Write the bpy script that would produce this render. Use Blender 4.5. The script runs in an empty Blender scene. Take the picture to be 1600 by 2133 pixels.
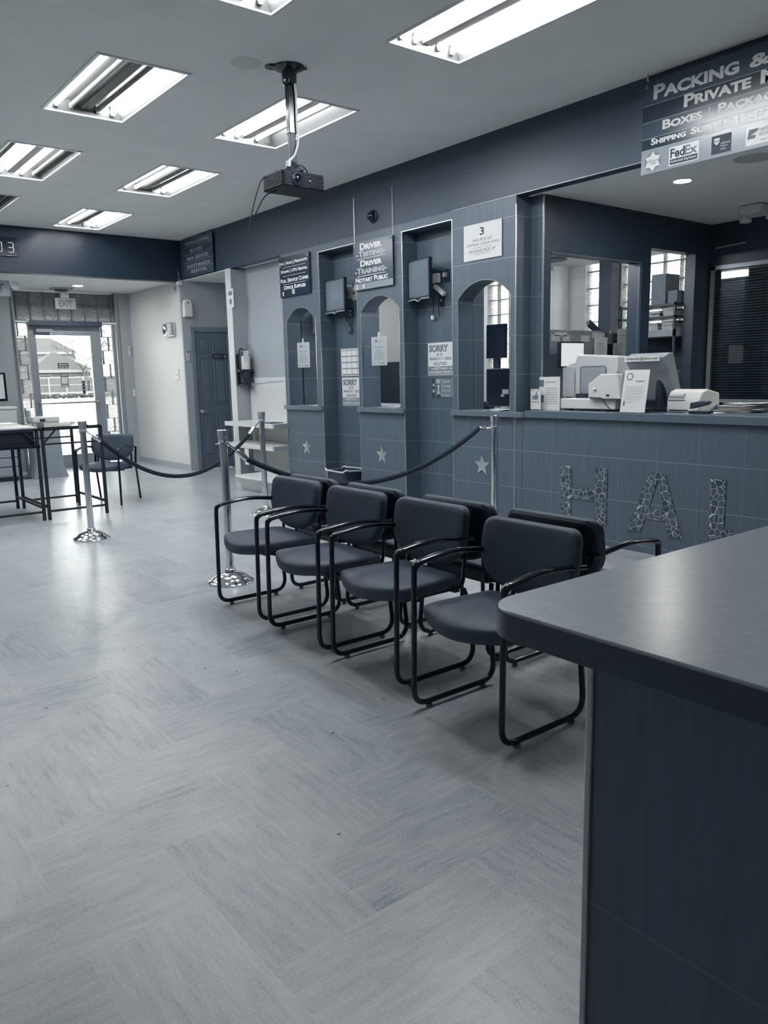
import bpy, bmesh, math, random
from mathutils import Matrix, Vector
random.seed(7)
C = bpy.context.scene.collection
scn = bpy.context.scene
PI = math.pi

# ---------------------------------------------------------------- camera
cam_d = bpy.data.cameras.new('camera'); cam = bpy.data.objects.new('camera', cam_d); C.objects.link(cam)
yaw, pitch, roll, fpx = math.radians(37.99926), math.radians(9.78852), math.radians(-1.28576), 1646.086
Fv = Vector((math.sin(yaw)*math.cos(pitch), math.cos(yaw)*math.cos(pitch), -math.sin(pitch)))
Rv = Vector((math.cos(yaw), -math.sin(yaw), 0)); Uv = Rv.cross(Fv)
R2 = Rv*math.cos(roll)+Uv*math.sin(roll); U2 = -Rv*math.sin(roll)+Uv*math.cos(roll)
cam.matrix_world = Matrix(((R2.x, U2.x, -Fv.x, 0), (R2.y, U2.y, -Fv.y, 0), (R2.z, U2.z, -Fv.z, 1.33), (0, 0, 0, 1)))
cam_d.sensor_fit = 'VERTICAL'; cam_d.sensor_height = 36.0; cam_d.lens = fpx/2133*36.0
cam_d.clip_start = 0.05; cam_d.clip_end = 400
scn.camera = cam
# ---------------------------------------------------------------- sky, sun, exposure
TUBE = 60.0           # radiance of a burning fluorescent tube
SKY = 8.0
w = bpy.data.worlds.new('sky'); scn.world = w; w.use_nodes = True
bg = w.node_tree.nodes['Background']; bg.inputs[0].default_value = (1.0, .985, .95, 1); bg.inputs[1].default_value = SKY
sun_d = bpy.data.lights.new('sun', 'SUN'); sun_d.energy = 2.5; sun_d.angle = math.radians(2); sun_d.color = (1, .97, .92)
sun = bpy.data.objects.new('sun', sun_d); C.objects.link(sun); sun.rotation_euler = (math.radians(48), 0, math.radians(-25))
scn.view_settings.view_transform = 'Standard'; scn.view_settings.look = 'None'
scn.view_settings.exposure = 0.0; scn.view_settings.gamma = 1.0; scn.view_settings.use_curve_mapping = False

# ---------------------------------------------------------------- materials
def D(v):
    """the photograph is toned: dark things read navy, light things almost neutral"""
    T = ((.003, .36, 2.5), (.03, .52, 1.75), (.08, .66, 1.42), (.2, .825, 1.19), (.4, .92, 1.065), (.65, .985, .99))
    if v <= T[0][0]: a, b = T[0][1:]
    elif v >= T[-1][0]: a, b = T[-1][1:]
    else:
        for p, q in zip(T, T[1:]):
            if p[0] <= v <= q[0]:
                t = math.log(v/p[0])/math.log(q[0]/p[0]); a, b = p[1]+(q[1]-p[1])*t, p[2]+(q[2]-p[2])*t
    return (v*a, v, min(.95, v*b), 1)
def N(nt, t, **kw):
    n = nt.nodes.new(t)
    for k, v in kw.items(): setattr(n, k, v)
    return n
def mat(name, v, rough=.5, metal=0., spec=.5, noise=0., nscale=(20, 20, 20), bump=0., col=None):
    m = bpy.data.materials.new(name); m.use_nodes = True
    nt = m.node_tree; p = nt.nodes['Principled BSDF']
    c = col if col else D(v)
    p.inputs['Base Color'].default_value = c; p.inputs['Roughness'].default_value = rough
    p.inputs['Metallic'].default_value = metal; p.inputs['Specular IOR Level'].default_value = spec
    if noise or bump:
        tc = N(nt, 'ShaderNodeTexCoord'); mp = N(nt, 'ShaderNodeMapping'); mp.inputs['Scale'].default_value = nscale
        nz = N(nt, 'ShaderNodeTexNoise'); nz.inputs['Scale'].default_value = 1; nz.inputs['Detail'].default_value = 4
        nt.links.new(tc.outputs['Object'], mp.inputs[0]); nt.links.new(mp.outputs[0], nz.inputs['Vector'])
        if noise:
            rp = N(nt, 'ShaderNodeValToRGB'); nt.links.new(nz.outputs[0], rp.inputs[0])
            rp.color_ramp.elements[0].position = .3; rp.color_ramp.elements[1].position = .7
            rp.color_ramp.elements[0].color = tuple(x*(1-noise) for x in c[:3])+(1,)
            rp.color_ramp.elements[1].color = tuple(min(1, x*(1+noise)) for x in c[:3])+(1,)
            nt.links.new(rp.outputs[0], p.inputs['Base Color'])
        if bump:
            b = N(nt, 'ShaderNodeBump'); b.inputs['Strength'].default_value = bump; b.inputs['Distance'].default_value = .004
            nt.links.new(nz.outputs[0], b.inputs['Height']); nt.links.new(b.outputs[0], p.inputs['Normal'])
    return m
def emit(name, col, s):
    m = bpy.data.materials.new(name); m.use_nodes = True; nt = m.node_tree
    nt.nodes.remove(nt.nodes['Principled BSDF']); e = N(nt, 'ShaderNodeEmission')
    e.inputs[0].default_value = col; e.inputs[1].default_value = s
    nt.links.new(e.outputs[0], nt.nodes['Material Output'].inputs[0]); return m

def tile_mat(name, v, horiz, off, pitch_h, z0=.683, pitch_v=.3165, grain=(60, 60, 4), rough=.42, groutv=.27, tone=None):
    """tiles with grout lines: horiz = 0 uses X, 1 uses Y for the running direction"""
    m = mat(name, v, rough); nt = m.node_tree; p = nt.nodes['Principled BSDF']
    g = N(nt, 'ShaderNodeNewGeometry'); sp = N(nt, 'ShaderNodeSeparateXYZ'); nt.links.new(g.outputs['Position'], sp.inputs[0])
    def line(out, o, pt, wd):
        a = N(nt, 'ShaderNodeMath', operation='SUBTRACT'); nt.links.new(out, a.inputs[0]); a.inputs[1].default_value = o
        d = N(nt, 'ShaderNodeMath', operation='PINGPONG'); nt.links.new(a.outputs[0], d.inputs[0]); d.inputs[1].default_value = pt/2
        l = N(nt, 'ShaderNodeMath', operation='LESS_THAN'); nt.links.new(d.outputs[0], l.inputs[0]); l.inputs[1].default_value = wd
        return l.outputs[0]
    l1 = line(sp.outputs[horiz], off, pitch_h, .0016); l2 = line(sp.outputs[2], z0, pitch_v, .0022)
    hf = N(nt, 'ShaderNodeMath', operation='MULTIPLY'); nt.links.new(l1, hf.inputs[0]); hf.inputs[1].default_value = .5
    mx = N(nt, 'ShaderNodeMath', operation='MAXIMUM'); nt.links.new(hf.outputs[0], mx.inputs[0]); nt.links.new(l2, mx.inputs[1])
    mp = N(nt, 'ShaderNodeMapping'); mp.inputs['Scale'].default_value = grain; nt.links.new(g.outputs['Position'], mp.inputs[0])
    nz = N(nt, 'ShaderNodeTexNoise'); nz.inputs['Scale'].default_value = 1; nz.inputs['Detail'].default_value = 3; nt.links.new(mp.outputs[0], nz.inputs['Vector'])
    rp = N(nt, 'ShaderNodeValToRGB'); nt.links.new(nz.outputs[0], rp.inputs[0]); c = tone or D(v)
    rp.color_ramp.elements[0].position = .3; rp.color_ramp.elements[1].position = .7
    rp.color_ramp.elements[0].color = tuple(x*.9 for x in c[:3])+(1,); rp.color_ramp.elements[1].color = tuple(x*1.1 for x in c[:3])+(1,)
    mix = N(nt, 'ShaderNodeMix', data_type='RGBA'); nt.links.new(mx.outputs[0], mix.inputs[0]); nt.links.new(rp.outputs[0], mix.inputs[6]); mix.inputs[7].default_value = D(groutv)
    nt.links.new(mix.outputs[2], p.inputs['Base Color'])
    return m

def mosaic_mat():
    m = mat('mosaic_shards', .1, .25); nt = m.node_tree; p = nt.nodes['Principled BSDF']
    tc = N(nt, 'ShaderNodeTexCoord'); v = N(nt, 'ShaderNodeTexVoronoi', feature='DISTANCE_TO_EDGE'); v.inputs['Scale'].default_value = 23
    nt.links.new(tc.outputs['Object'], v.inputs['Vector'])
    l = N(nt, 'ShaderNodeMath', operation='LESS_THAN'); nt.links.new(v.outputs['Distance'], l.inputs[0]); l.inputs[1].default_value = .022
    v2 = N(nt, 'ShaderNodeTexVoronoi'); v2.inputs['Scale'].default_value = 23; nt.links.new(tc.outputs['Object'], v2.inputs['Vector'])
    hs = N(nt, 'ShaderNodeMix', data_type='RGBA'); sx = N(nt, 'ShaderNodeSeparateColor'); nt.links.new(v2.outputs['Color'], sx.inputs[0])
    nt.links.new(sx.outputs[0], hs.inputs[0]); hs.inputs[6].default_value = D(.055); hs.inputs[7].default_value = D(.10)
    mix = N(nt, 'ShaderNodeMix', data_type='RGBA'); nt.links.new(l.outputs[0], mix.inputs[0]); nt.links.new(hs.outputs[2], mix.inputs[6]); mix.inputs[7].default_value = D(.55)
    nt.links.new(mix.outputs[2], p.inputs['Base Color']); return m

def floor_mat():
    m = mat('vinyl_plank', .4, .34); nt = m.node_tree; p = nt.nodes['Principled BSDF']
    uv = N(nt, 'ShaderNodeUVMap'); uv.uv_map = 'grain'
    def noise(sc, det, rgh=.6):
        mp = N(nt, 'ShaderNodeMapping'); mp.inputs['Scale'].default_value = sc; nt.links.new(uv.outputs[0], mp.inputs[0])
        nz = N(nt, 'ShaderNodeTexNoise'); nz.inputs['Scale'].default_value = 1; nz.inputs['Detail'].default_value = det; nz.inputs['Roughness'].default_value = rgh
        nt.links.new(mp.outputs[0], nz.inputs['Vector']); return nz.outputs[0]
    a = noise((6, 42, 1), 8, .74); b = noise((110, 210, 1), 4, .75); c = noise((2.2, 4, 1), 3)
    at = N(nt, 'ShaderNodeAttribute'); at.attribute_name = 'plank'
    def madd(x, k, y):
        n = N(nt, 'ShaderNodeMath', operation='MULTIPLY_ADD'); nt.links.new(x, n.inputs[0]); n.inputs[1].default_value = k
        if isinstance(y, float): n.inputs[2].default_value = y
        else: nt.links.new(y, n.inputs[2])
        return n.outputs[0]
    s = madd(a, 1.3, -1.17); s = madd(b, 1.4, s); s = madd(c, .65, s); s = madd(at.outputs['Fac'], .2, s)
    rp = N(nt, 'ShaderNodeValToRGB'); nt.links.new(s, rp.inputs[0]); e = rp.color_ramp.elements
    e[0].position = .25; e[0].color = D(.21); e[1].position = .98; e[1].color = D(.53)
    k = e.new(.47); k.color = D(.375); k = e.new(.7); k.color = D(.44)
    # seams and small scuffs
    uv2 = N(nt, 'ShaderNodeUVMap'); uv2.uv_map = 'plank_uv'; sp = N(nt, 'ShaderNodeSeparateXYZ'); nt.links.new(uv2.outputs[0], sp.inputs[0])
    def edge(o, ln):
        d = N(nt, 'ShaderNodeMath', operation='PINGPONG'); nt.links.new(o, d.inputs[0]); d.inputs[1].default_value = ln/2
        l = N(nt, 'ShaderNodeMath', operation='LESS_THAN'); nt.links.new(d.outputs[0], l.inputs[0]); l.inputs[1].default_value = .0011; return l.outputs[0]
    mx = N(nt, 'ShaderNodeMath', operation='MAXIMUM'); nt.links.new(edge(sp.outputs[0], .616), mx.inputs[0]); nt.links.new(edge(sp.outputs[1], .308), mx.inputs[1])
    half = N(nt, 'ShaderNodeMath', operation='MULTIPLY'); nt.links.new(mx.outputs[0], half.inputs[0]); half.inputs[1].default_value = .6
    mix = N(nt, 'ShaderNodeMix', data_type='RGBA'); nt.links.new(half.outputs[0], mix.inputs[0]); nt.links.new(rp.outputs[0], mix.inputs[6]); mix.inputs[7].default_value = D(.56)
    g = N(nt, 'ShaderNodeNewGeometry'); v = N(nt, 'ShaderNodeTexVoronoi'); v.inputs['Scale'].default_value = 4.2; v.inputs['Randomness'].default_value = 1
    mpv = N(nt, 'ShaderNodeMapping'); mpv.inputs['Scale'].default_value = (1, 1.7, 1); nt.links.new(g.outputs['Position'], mpv.inputs[0]); nt.links.new(mpv.outputs[0], v.inputs['Vector'])
    l = N(nt, 'ShaderNodeMath', operation='LESS_THAN'); nt.links.new(v.outputs['Distance'], l.inputs[0]); l.inputs[1].default_value = .038
    mix2 = N(nt, 'ShaderNodeMix', data_type='RGBA'); nt.links.new(l.outputs[0], mix2.inputs[0]); nt.links.new(mix.outputs[2], mix2.inputs[6]); mix2.inputs[7].default_value = D(.06)
    nt.links.new(mix2.outputs[2], p.inputs['Base Color'])
    rr = N(nt, 'ShaderNodeMapRange'); nt.links.new(a, rr.inputs[0]); rr.inputs[3].default_value = .25; rr.inputs[4].default_value = .36; nt.links.new(rr.outputs[0], p.inputs['Roughness'])
    bp = N(nt, 'ShaderNodeBump'); bp.inputs['Strength'].default_value = .2; bp.inputs['Distance'].default_value = .0015; nt.links.new(a, bp.inputs['Height']); nt.links.new(bp.outputs[0], p.inputs['Normal'])
    return m

def glass_block_mat():
    m = bpy.data.materials.new('glass_block'); m.use_nodes = True; nt = m.node_tree; nt.nodes.remove(nt.nodes['Principled BSDF'])
    tc = N(nt, 'ShaderNodeTexCoord'); nz = N(nt, 'ShaderNodeTexNoise'); nz.inputs['Scale'].default_value = 12; nz.inputs['Detail'].default_value = 1.5; nz.inputs['Distortion'].default_value = 1.4
    mp = N(nt, 'ShaderNodeMapping'); mp.inputs['Scale'].default_value = (1, 1, 2.2); nt.links.new(tc.outputs['Object'], mp.inputs[0]); nt.links.new(mp.outputs[0], nz.inputs['Vector'])
    bp = N(nt, 'ShaderNodeBump'); bp.inputs['Strength'].default_value = 1; bp.inputs['Distance'].default_value = .03; nt.links.new(nz.outputs[0], bp.inputs['Height'])
    gl = N(nt, 'ShaderNodeBsdfGlossy'); gl.inputs['Color'].default_value = D(.5); gl.inputs['Roughness'].default_value = .08; nt.links.new(bp.outputs[0], gl.inputs['Normal'])
    tr = N(nt, 'ShaderNodeBsdfTransparent'); tr.inputs[0].default_value = (.93, .94, .92, 1)
    tl = N(nt, 'ShaderNodeBsdfTranslucent'); tl.inputs[0].default_value = (.30, .31, .32, 1); nt.links.new(bp.outputs[0], tl.inputs['Normal'])
    # the moulded waves: thin greyer lines in bright glass
    wv = N(nt, 'ShaderNodeMath', operation='PINGPONG'); nt.links.new(nz.outputs[0], wv.inputs[0]); wv.inputs[1].default_value = .07
    wr = N(nt, 'ShaderNodeMapRange'); nt.links.new(wv.outputs[0], wr.inputs[0]); wr.inputs[1].default_value = .008; wr.inputs[2].default_value = .034; wr.inputs[3].default_value = .02; wr.inputs[4].default_value = .7
    m1 = N(nt, 'ShaderNodeMixShader'); nt.links.new(wr.outputs[0], m1.inputs[0]); nt.links.new(tl.outputs[0], m1.inputs[1]); nt.links.new(tr.outputs[0], m1.inputs[2])
    m2 = N(nt, 'ShaderNodeMixShader'); m2.inputs[0].default_value = .1; nt.links.new(m1.outputs[0], m2.inputs[1]); nt.links.new(gl.outputs[0], m2.inputs[2])
    nt.links.new(m2.outputs[0], nt.nodes['Material Output'].inputs[0]); return m
def pane_mat():
    m = bpy.data.materials.new('clear_glass'); m.use_nodes = True; nt = m.node_tree; nt.nodes.remove(nt.nodes['Principled BSDF'])
    gl = N(nt, 'ShaderNodeBsdfGlossy'); gl.inputs['Roughness'].default_value = .02; tr = N(nt, 'ShaderNodeBsdfTransparent'); tr.inputs[0].default_value = (.93, .95, .94, 1)
    fr = N(nt, 'ShaderNodeFresnel'); fr.inputs[0].default_value = 1.35
    mm = N(nt, 'ShaderNodeMixShader'); nt.links.new(fr.outputs[0], mm.inputs[0]); nt.links.new(tr.outputs[0], mm.inputs[1]); nt.links.new(gl.outputs[0], mm.inputs[2])
    nt.links.new(mm.outputs[0], nt.nodes['Material Output'].inputs[0]); return m

M = dict(
    ceil=mat('ceiling_paint', .80, .8, noise=.03, nscale=(3, 3, 3)), white_wall=mat('white_wall_paint', .60, .45, bump=.06, nscale=(60, 60, 60)),
    grey_wall=mat('grey_wall_paint', .36, .5, bump=.06, nscale=(60, 60, 60)), dark_wall=mat('dark_wall_paint', .048, .45), beam=mat('dark_beam_paint', .024, .38),
    darkwood=mat('dark_stained_wood', .04, .45, noise=.15, nscale=(8, 8, 60)), worktop=mat('worktop_laminate', .13, .25, noise=.05, nscale=(70, 70, 70)), laminate=mat('grey_laminate', .62, .27, col=(.50, .56, .63, 1), noise=.05, nscale=(70, 70, 70)),
    edge_lam=mat('laminate_edge', .10, .35, noise=.06, nscale=(60, 60, 60)), ledge=mat('ledge_laminate', .16, .28),
    trim=mat('brushed_trim', .55, .3, metal=.8), chrome=mat('chrome', .7, .09, metal=1, col=(.80, .81, .82, 1)), steel=mat('brushed_steel', .5, .3, metal=1, col=(.55, .56, .58, 1)),
    vinyl=mat('charcoal_vinyl', .050, .55, noise=.10, nscale=(260, 260, 260), bump=.05, col=(.044, .066, .100, 1)), black=mat('black_gloss', .010, .16), blackm=mat('black_matte', .014, .5), darkgrey=mat('dark_grey_plastic', .04, .45),
    rubber=mat('grey_rubber', .14, .6), velvet=mat('dark_velvet', .018, .9, noise=.3, nscale=(300, 300, 300)),
    white=mat('white_plastic', .62, .35), cream=mat('cream_plastic', .52, .4), grey=mat('grey_plastic', .30, .4), paper=mat('paper', .66, .8), paper2=mat('grey_paper', .46, .8),
    ink=mat('dark_ink', .035, .6), midink=mat('grey_ink', .18, .6), signdark=mat('dark_acrylic', .03, .2), signmid=mat('grey_acrylic', .07, .2), signlight=mat('pale_acrylic', .30, .2), letter=mat('white_vinyl_letter', .66, .35), letter2=mat('grey_vinyl_letter', .40, .35),
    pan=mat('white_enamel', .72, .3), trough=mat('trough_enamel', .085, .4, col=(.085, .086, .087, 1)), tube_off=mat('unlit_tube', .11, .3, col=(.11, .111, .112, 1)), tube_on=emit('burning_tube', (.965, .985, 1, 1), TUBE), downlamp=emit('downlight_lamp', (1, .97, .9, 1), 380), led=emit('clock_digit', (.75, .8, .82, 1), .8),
    screen_dim=mat('lit_off_screen', .18, .14), star=mat('brushed_star', .5, .35, metal=.85, col=(.62, .64, .66, 1)), door=mat('painted_door', .13, .4), doorframe=mat('painted_door_frame', .18, .4), alum=mat('grey_aluminium', .30, .4, metal=.3),
    peg=mat('white_pegboard', .60, .5), mosaic=mosaic_mat(), floor=floor_mat(), block=glass_block_mat(), mortar=mat('grey_mortar', .22, .7), glass=pane_mat(), glow_screen=emit('bright_screen', (.95, .97, 1, 1), .75),
    asphalt=mat('pale_asphalt', .34, .9, noise=.1, nscale=(2, 2, 2), col=(0.330, 0.340, 0.350, 1)), house_wall=mat('house_siding', .22, .8, col=(0.107, 0.110, 0.113, 1)), house_roof=mat('roof_shingle', .10, .9, noise=.15, nscale=(4, 4, 4), col=(0.044, 0.045, 0.046, 1)), house_dark=mat('house_window_glass', .05, .3, col=(0.019, 0.020, 0.021, 1)), fence_wood=mat('fence_board', .15, .8, noise=.15, nscale=(3, 3, .4), col=(0.078, 0.080, 0.082, 1)), fence_white=mat('fence_white', .32, .7, col=(0.165, 0.170, 0.175, 1)), hedge=mat('hedge_leaves', .08, .9, noise=.4, nscale=(4, 4, 9), col=(0.029, 0.030, 0.031, 1)), bark=mat('bark', .08, .9, col=(0.034, 0.035, 0.036, 1)), canopy=mat('canopy_metal', .07, .6),
    card=mat('brown_card', .20, .8, noise=.1, nscale=(9, 9, 9)), proj=mat('projector_plastic', .006, .55, spec=.25), stain=mat('ceiling_stain', .66, .9),
)
T_F = tile_mat('facade_tile', .115, 1, 4.18, .32); T_P1 = tile_mat('pier_tile', .115, 1, 8.008, .302); T_P2 = tile_mat('pier_tile_mid', .115, 1, 6.542, .308); T_SIDE = tile_mat('side_tile', .10, 0, 5.0-.06, .31); T_NI = tile_mat('niche_tile', .10, 1, 6.98, .31)
T_DESK = tile_mat('desk_tile', .19, 1, .03, .62, z0=.585, pitch_v=.62, rough=.5, groutv=.27, tone=(.15, .205, .285, 1)); M['tilef'] = T_F

# ---------------------------------------------------------------- mesh builder
class MB:
    def __init__(s): s.v = []; s.f = []; s.mi = []; s.sm = []
    def add(s, vs, fs, mi=0, smooth=False, mx=None):
        o = len(s.v)
        s.v += [tuple(mx @ Vector(v)) for v in vs] if mx is not None else [tuple(v) for v in vs]
        for f in fs: s.f.append([i+o for i in f]); s.mi.append(mi); s.sm.append(smooth)
        return s
    def box(s, x0, x1, y0, y1, z0, z1, mi=0, mx=None):
        vs = [(x, y, z) for z in (z0, z1) for y in (y0, y1) for x in (x0, x1)]
        return s.add(vs, [(0, 2, 3, 1), (4, 5, 7, 6), (0, 1, 5, 4), (2, 6, 7, 3), (0, 4, 6, 2), (1, 3, 7, 5)], mi, False, mx)
    def quad(s, a, b, c, d, mi=0): return s.add([a, b, c, d], [(0, 1, 2, 3)], mi)
    def lathe(s, prof, n=24, mi=0, mx=None, smooth=True):
        vs = []; fs = []
        for r, z in prof:
            for i in range(n): vs.append((r*math.cos(2*PI*i/n), r*math.sin(2*PI*i/n), z))
        m = len(prof)
        for j in range(m-1):
            for i in range(n): fs.append((j*n+i, j*n+(i+1) % n, (j+1)*n+(i+1) % n, (j+1)*n+i))
        fs.append(tuple(range(n-1, -1, -1))); fs.append(tuple((m-1)*n+i for i in range(n)))
        return s.add(vs, fs, mi, smooth, mx)
    def tube(s, pts, r, n=10, mi=0, mx=None, flat=None, caps=True):
        """pts: 3D points; r: radius or list; flat: (axis vector, radius along that axis)"""
        P = [Vector(p) for p in pts]; vs = []; fs = []; prev = None
        for i, p in enumerate(P):
            t = (P[min(i+1, len(P)-1)]-P[max(i-1, 0)]).normalized()
            if flat: a = (Vector(flat[0])-t*t.dot(Vector(flat[0]))).normalized()
            elif prev is None: a = t.orthogonal().normalized()
            else: a = (prev-t*t.dot(prev)).normalized()
            prev = a; b = t.cross(a); rr = r[i] if isinstance(r, (list, tuple)) else r; ra = flat[1] if flat else rr
            if flat and isinstance(flat[1], (list, tuple)): ra = flat[1][i]
            for k in range(n):
                th = 2*PI*k/n; vs.append(p+a*ra*math.cos(th)+b*rr*math.sin(th))
        for j in range(len(P)-1):
            for k in range(n): fs.append((j*n+k, j*n+(k+1) % n, (j+1)*n+(k+1) % n, (j+1)*n+k))
        if caps: fs.append(tuple(range(n-1, -1, -1))); fs.append(tuple((len(P)-1)*n+k for k in range(n)))
        return s.add(vs, fs, mi, True, mx)
    def prism(s, poly, h, mi=0, mx=None, smooth=False):
        """2D outline (counter-clockwise) extruded from z=0 to z=h in local space"""
        n = len(poly); vs = [(x, y, 0) for x, y in poly]+[(x, y, h) for x, y in poly]
        fs = [tuple(range(n-1, -1, -1)), tuple(range(n, 2*n))]+[(i, (i+1) % n, n+(i+1) % n, n+i) for i in range(n)]
        return s.add(vs, fs, mi, smooth, mx)
    def pillow(s, outline, t, fn, crown=0., mi=0):
        cx = sum(p[0] for p in outline)/len(outline); cy = sum(p[1] for p in outline)/len(outline); n = len(outline)
        rings = [(.5, -.5), (.93, -.5), (.98, -.40), (1, -.18), (1, .18), (.98, .38), (.93, .5), (.78, .5+crown*.45), (.5, .5+crown*.85)]
        vs = []; fs = []
        for sc, wz in rings:
            for x, y in outline: vs.append(fn(cx+(x-cx)*sc, cy+(y-cy)*sc, wz*t))
        for j in range(len(rings)-1):
            for i in range(n): fs.append((j*n+i, j*n+(i+1) % n, (j+1)*n+(i+1) % n, (j+1)*n+i))
        vs.append(fn(cx, cy, -.5*t)); vs.append(fn(cx, cy, (.5+crown)*t)); a, b = len(vs)-2, len(vs)-1
        for i in range(n): fs.append((a, (i+1) % n, i)); fs.append((b, (len(rings)-1)*n+i, (len(rings)-1)*n+(i+1) % n))
        return s.add(vs, fs, mi, True)

def link(name, mb, m, parent=None, loc=None, bevel=0., angle=40):
    """one mesh object; loc = point that becomes its origin (verts are given in the parent's or world space)"""
    me = bpy.data.meshes.new(name); vs = mb.v
    if loc is not None: vs = [(a-loc[0], b-loc[1], c-loc[2]) for a, b, c in vs]
    me.from_pydata(vs, [], mb.f)
    mats = m if isinstance(m, (list, tuple)) else [m]
    for k in mats: me.materials.append(M[k] if isinstance(k, str) else k)
    me.polygons.foreach_set('material_index', mb.mi); me.polygons.foreach_set('use_smooth', mb.sm)
    me.update(); me.set_sharp_from_angle(angle=math.radians(angle))
    o = bpy.data.objects.new(name, me); C.objects.link(o)
    if loc is not None: o.location = loc
    if parent is not None: o.parent = parent
    if bevel:
        b = o.modifiers.new('bevel', 'BEVEL'); b.width = bevel; b.segments = 2; b.limit_method = 'ANGLE'; b.angle_limit = math.radians(35)
    return o
def thing(name, label, cat, loc=(0, 0, 0), rot=None, group=None):
    o = bpy.data.objects.new(name, None); C.objects.link(o); o.empty_display_size = .1
    if rot is not None:
        mm = rot.to_4x4() if isinstance(rot, Matrix) else Matrix.Rotation(rot, 4, 'Z')
        o.rotation_euler = mm.to_euler()
    o.location = loc; o['label'] = label; o['category'] = cat
    if group: o['group'] = group
    return o
def tag(o, label, cat, group=None, kind=None):
    o['label'] = label; o['category'] = cat
    if group: o['group'] = group
    if kind: o['kind'] = kind
    return o
def base_of(mb):
    xs, ys, zs = zip(*mb.v); return ((min(xs)+max(xs))/2, (min(ys)+max(ys))/2, min(zs))
def solo(name, mb, m, label, cat, group=None, bevel=0.):
    return tag(link(name, mb, m, None, base_of(mb), bevel), label, cat, group)
def struct(name, mb, m, parent=None, bevel=0.):
    o = link(name, mb, m, parent, bevel=bevel)
    if parent is None: o['kind'] = 'structure'
    return o
def dup(root, loc, rotz, label, group=None):
    r = root.copy(); C.objects.link(r); r.location = loc; r.rotation_euler = (0, 0, rotz); r['label'] = label
    if group: r['group'] = group
    for ch in list(root.children):
        c = ch.copy(); C.objects.link(c); c.parent = r
        for g in list(ch.children):
            d = g.copy(); C.objects.link(d); d.parent = c
    return r
FX = Matrix(((0, 0, -1), (-1, 0, 0), (0, 1, 0)))     # local x -> -Y, y -> Z, z -> -X  (a face looking towards -X)
FY = Matrix(((1, 0, 0), (0, 0, -1), (0, 1, 0)))      # local x -> +X, y -> Z, z -> -Y  (a face looking towards -Y)

_tc = {}
def text_geo(s, bold=0., caps=False, spacing=1.):
    k = (s, bold, caps, spacing)
    if k not in _tc:
        cu = bpy.data.curves.new('t', 'FONT'); cu.body = s; cu.size = 1; cu.offset = bold; cu.resolution_u = 3; cu.space_character = spacing
        if caps:
            cu.small_caps_scale = .76
            for i, ch in enumerate(s): cu.body_format[i].use_small_caps = True
        ob = bpy.data.objects.new('t', cu); C.objects.link(ob)
        ev = ob.evaluated_get(bpy.context.evaluated_depsgraph_get()); me = ev.to_mesh()
        vs = [tuple(v.co) for v in me.vertices]; fs = [tuple(p.vertices) for p in me.polygons]; ev.to_mesh_clear()
        bpy.data.objects.remove(ob); bpy.data.curves.remove(cu); _tc[k] = (vs, fs)
    return _tc[k]
def text(mb, s, x0, x1, y0, y1, bold=.02, caps=False, z=.001, mi=0, shear=0., fit=True, spacing=1.):
    """lettering scaled to fill the box x0..x1, y0..y1 of the local plane"""
    vs, fs = text_geo(s, bold, caps, spacing)
    if not vs: return
    ax, bx = min(v[0] for v in vs), max(v[0] for v in vs); ay, by = min(v[1] for v in vs), max(v[1] for v in vs)
    sx = (x1-x0)/(bx-ax); sy = (y1-y0)/(by-ay)
    mb.add([(x0+(v[0]-ax)*sx+shear*(v[1]-ay)*sy, y0+(v[1]-ay)*sy, z) for v in vs], fs, mi)
def rrect(x0, x1, y0, y1, r, n=5):
    out = []
    for cx, cy, a in ((x1-r, y1-r, 0), (x0+r, y1-r, 90), (x0+r, y0+r, 180), (x1-r, y0+r, 270)):
        for i in range(n+1):
            t = math.radians(a+90*i/n); out.append((cx+r*math.cos(t), cy+r*math.sin(t)))
    return out
def star2d(cx, cy, R, r, n=5, rot=90):
    return [(cx+(R if i % 2 == 0 else r)*math.cos(math.radians(rot+180/n*i)), cy+(R if i % 2 == 0 else r)*math.sin(math.radians(rot+180/n*i))) for i in range(2*n)]
def circ(cx, cy, r, n=20): return [(cx+r*math.cos(2*PI*i/n), cy+r*math.sin(2*PI*i/n)) for i in range(n)]
def flat(mb, poly, z=.0015, mi=0): mb.add([(x, y, z) for x, y in poly], [tuple(range(len(poly)))], mi)
def rect(mb, x0, x1, y0, y1, z=.0015, mi=0): flat(mb, [(x0, y0), (x1, y0), (x1, y1), (x0, y1)], z, mi)
def arcpts(cx, cy, r, a0, a1, n): return [(cx+r*math.cos(math.radians(a0+(a1-a0)*i/n)), cy+r*math.sin(math.radians(a0+(a1-a0)*i/n))) for i in range(n+1)]
def badge(mb_l, mb_d, cx, cy, R):
    """six-pointed star badge with a line of lettering"""
    flat(mb_d, circ(cx, cy, R, 24), .0012); flat(mb_l, star2d(cx, cy, R*1.02, R*.66, 6), .002)
    text(mb_d, 'Hallstarz', cx-R*.62, cx+R*.62, cy-R*.06, cy+R*.26, .01, z=.003)
    rect(mb_d, cx-R*.3, cx+R*.5, cy-R*.2, cy-R*.14, .003); rect(mb_d, cx-R*.25, cx+R*.4, cy-R*.32, cy-R*.27, .003)

# ================================================================ THE SETTING
ZC, ZL, XW, TH = 3.28, 2.74, 5.0, .19
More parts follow.
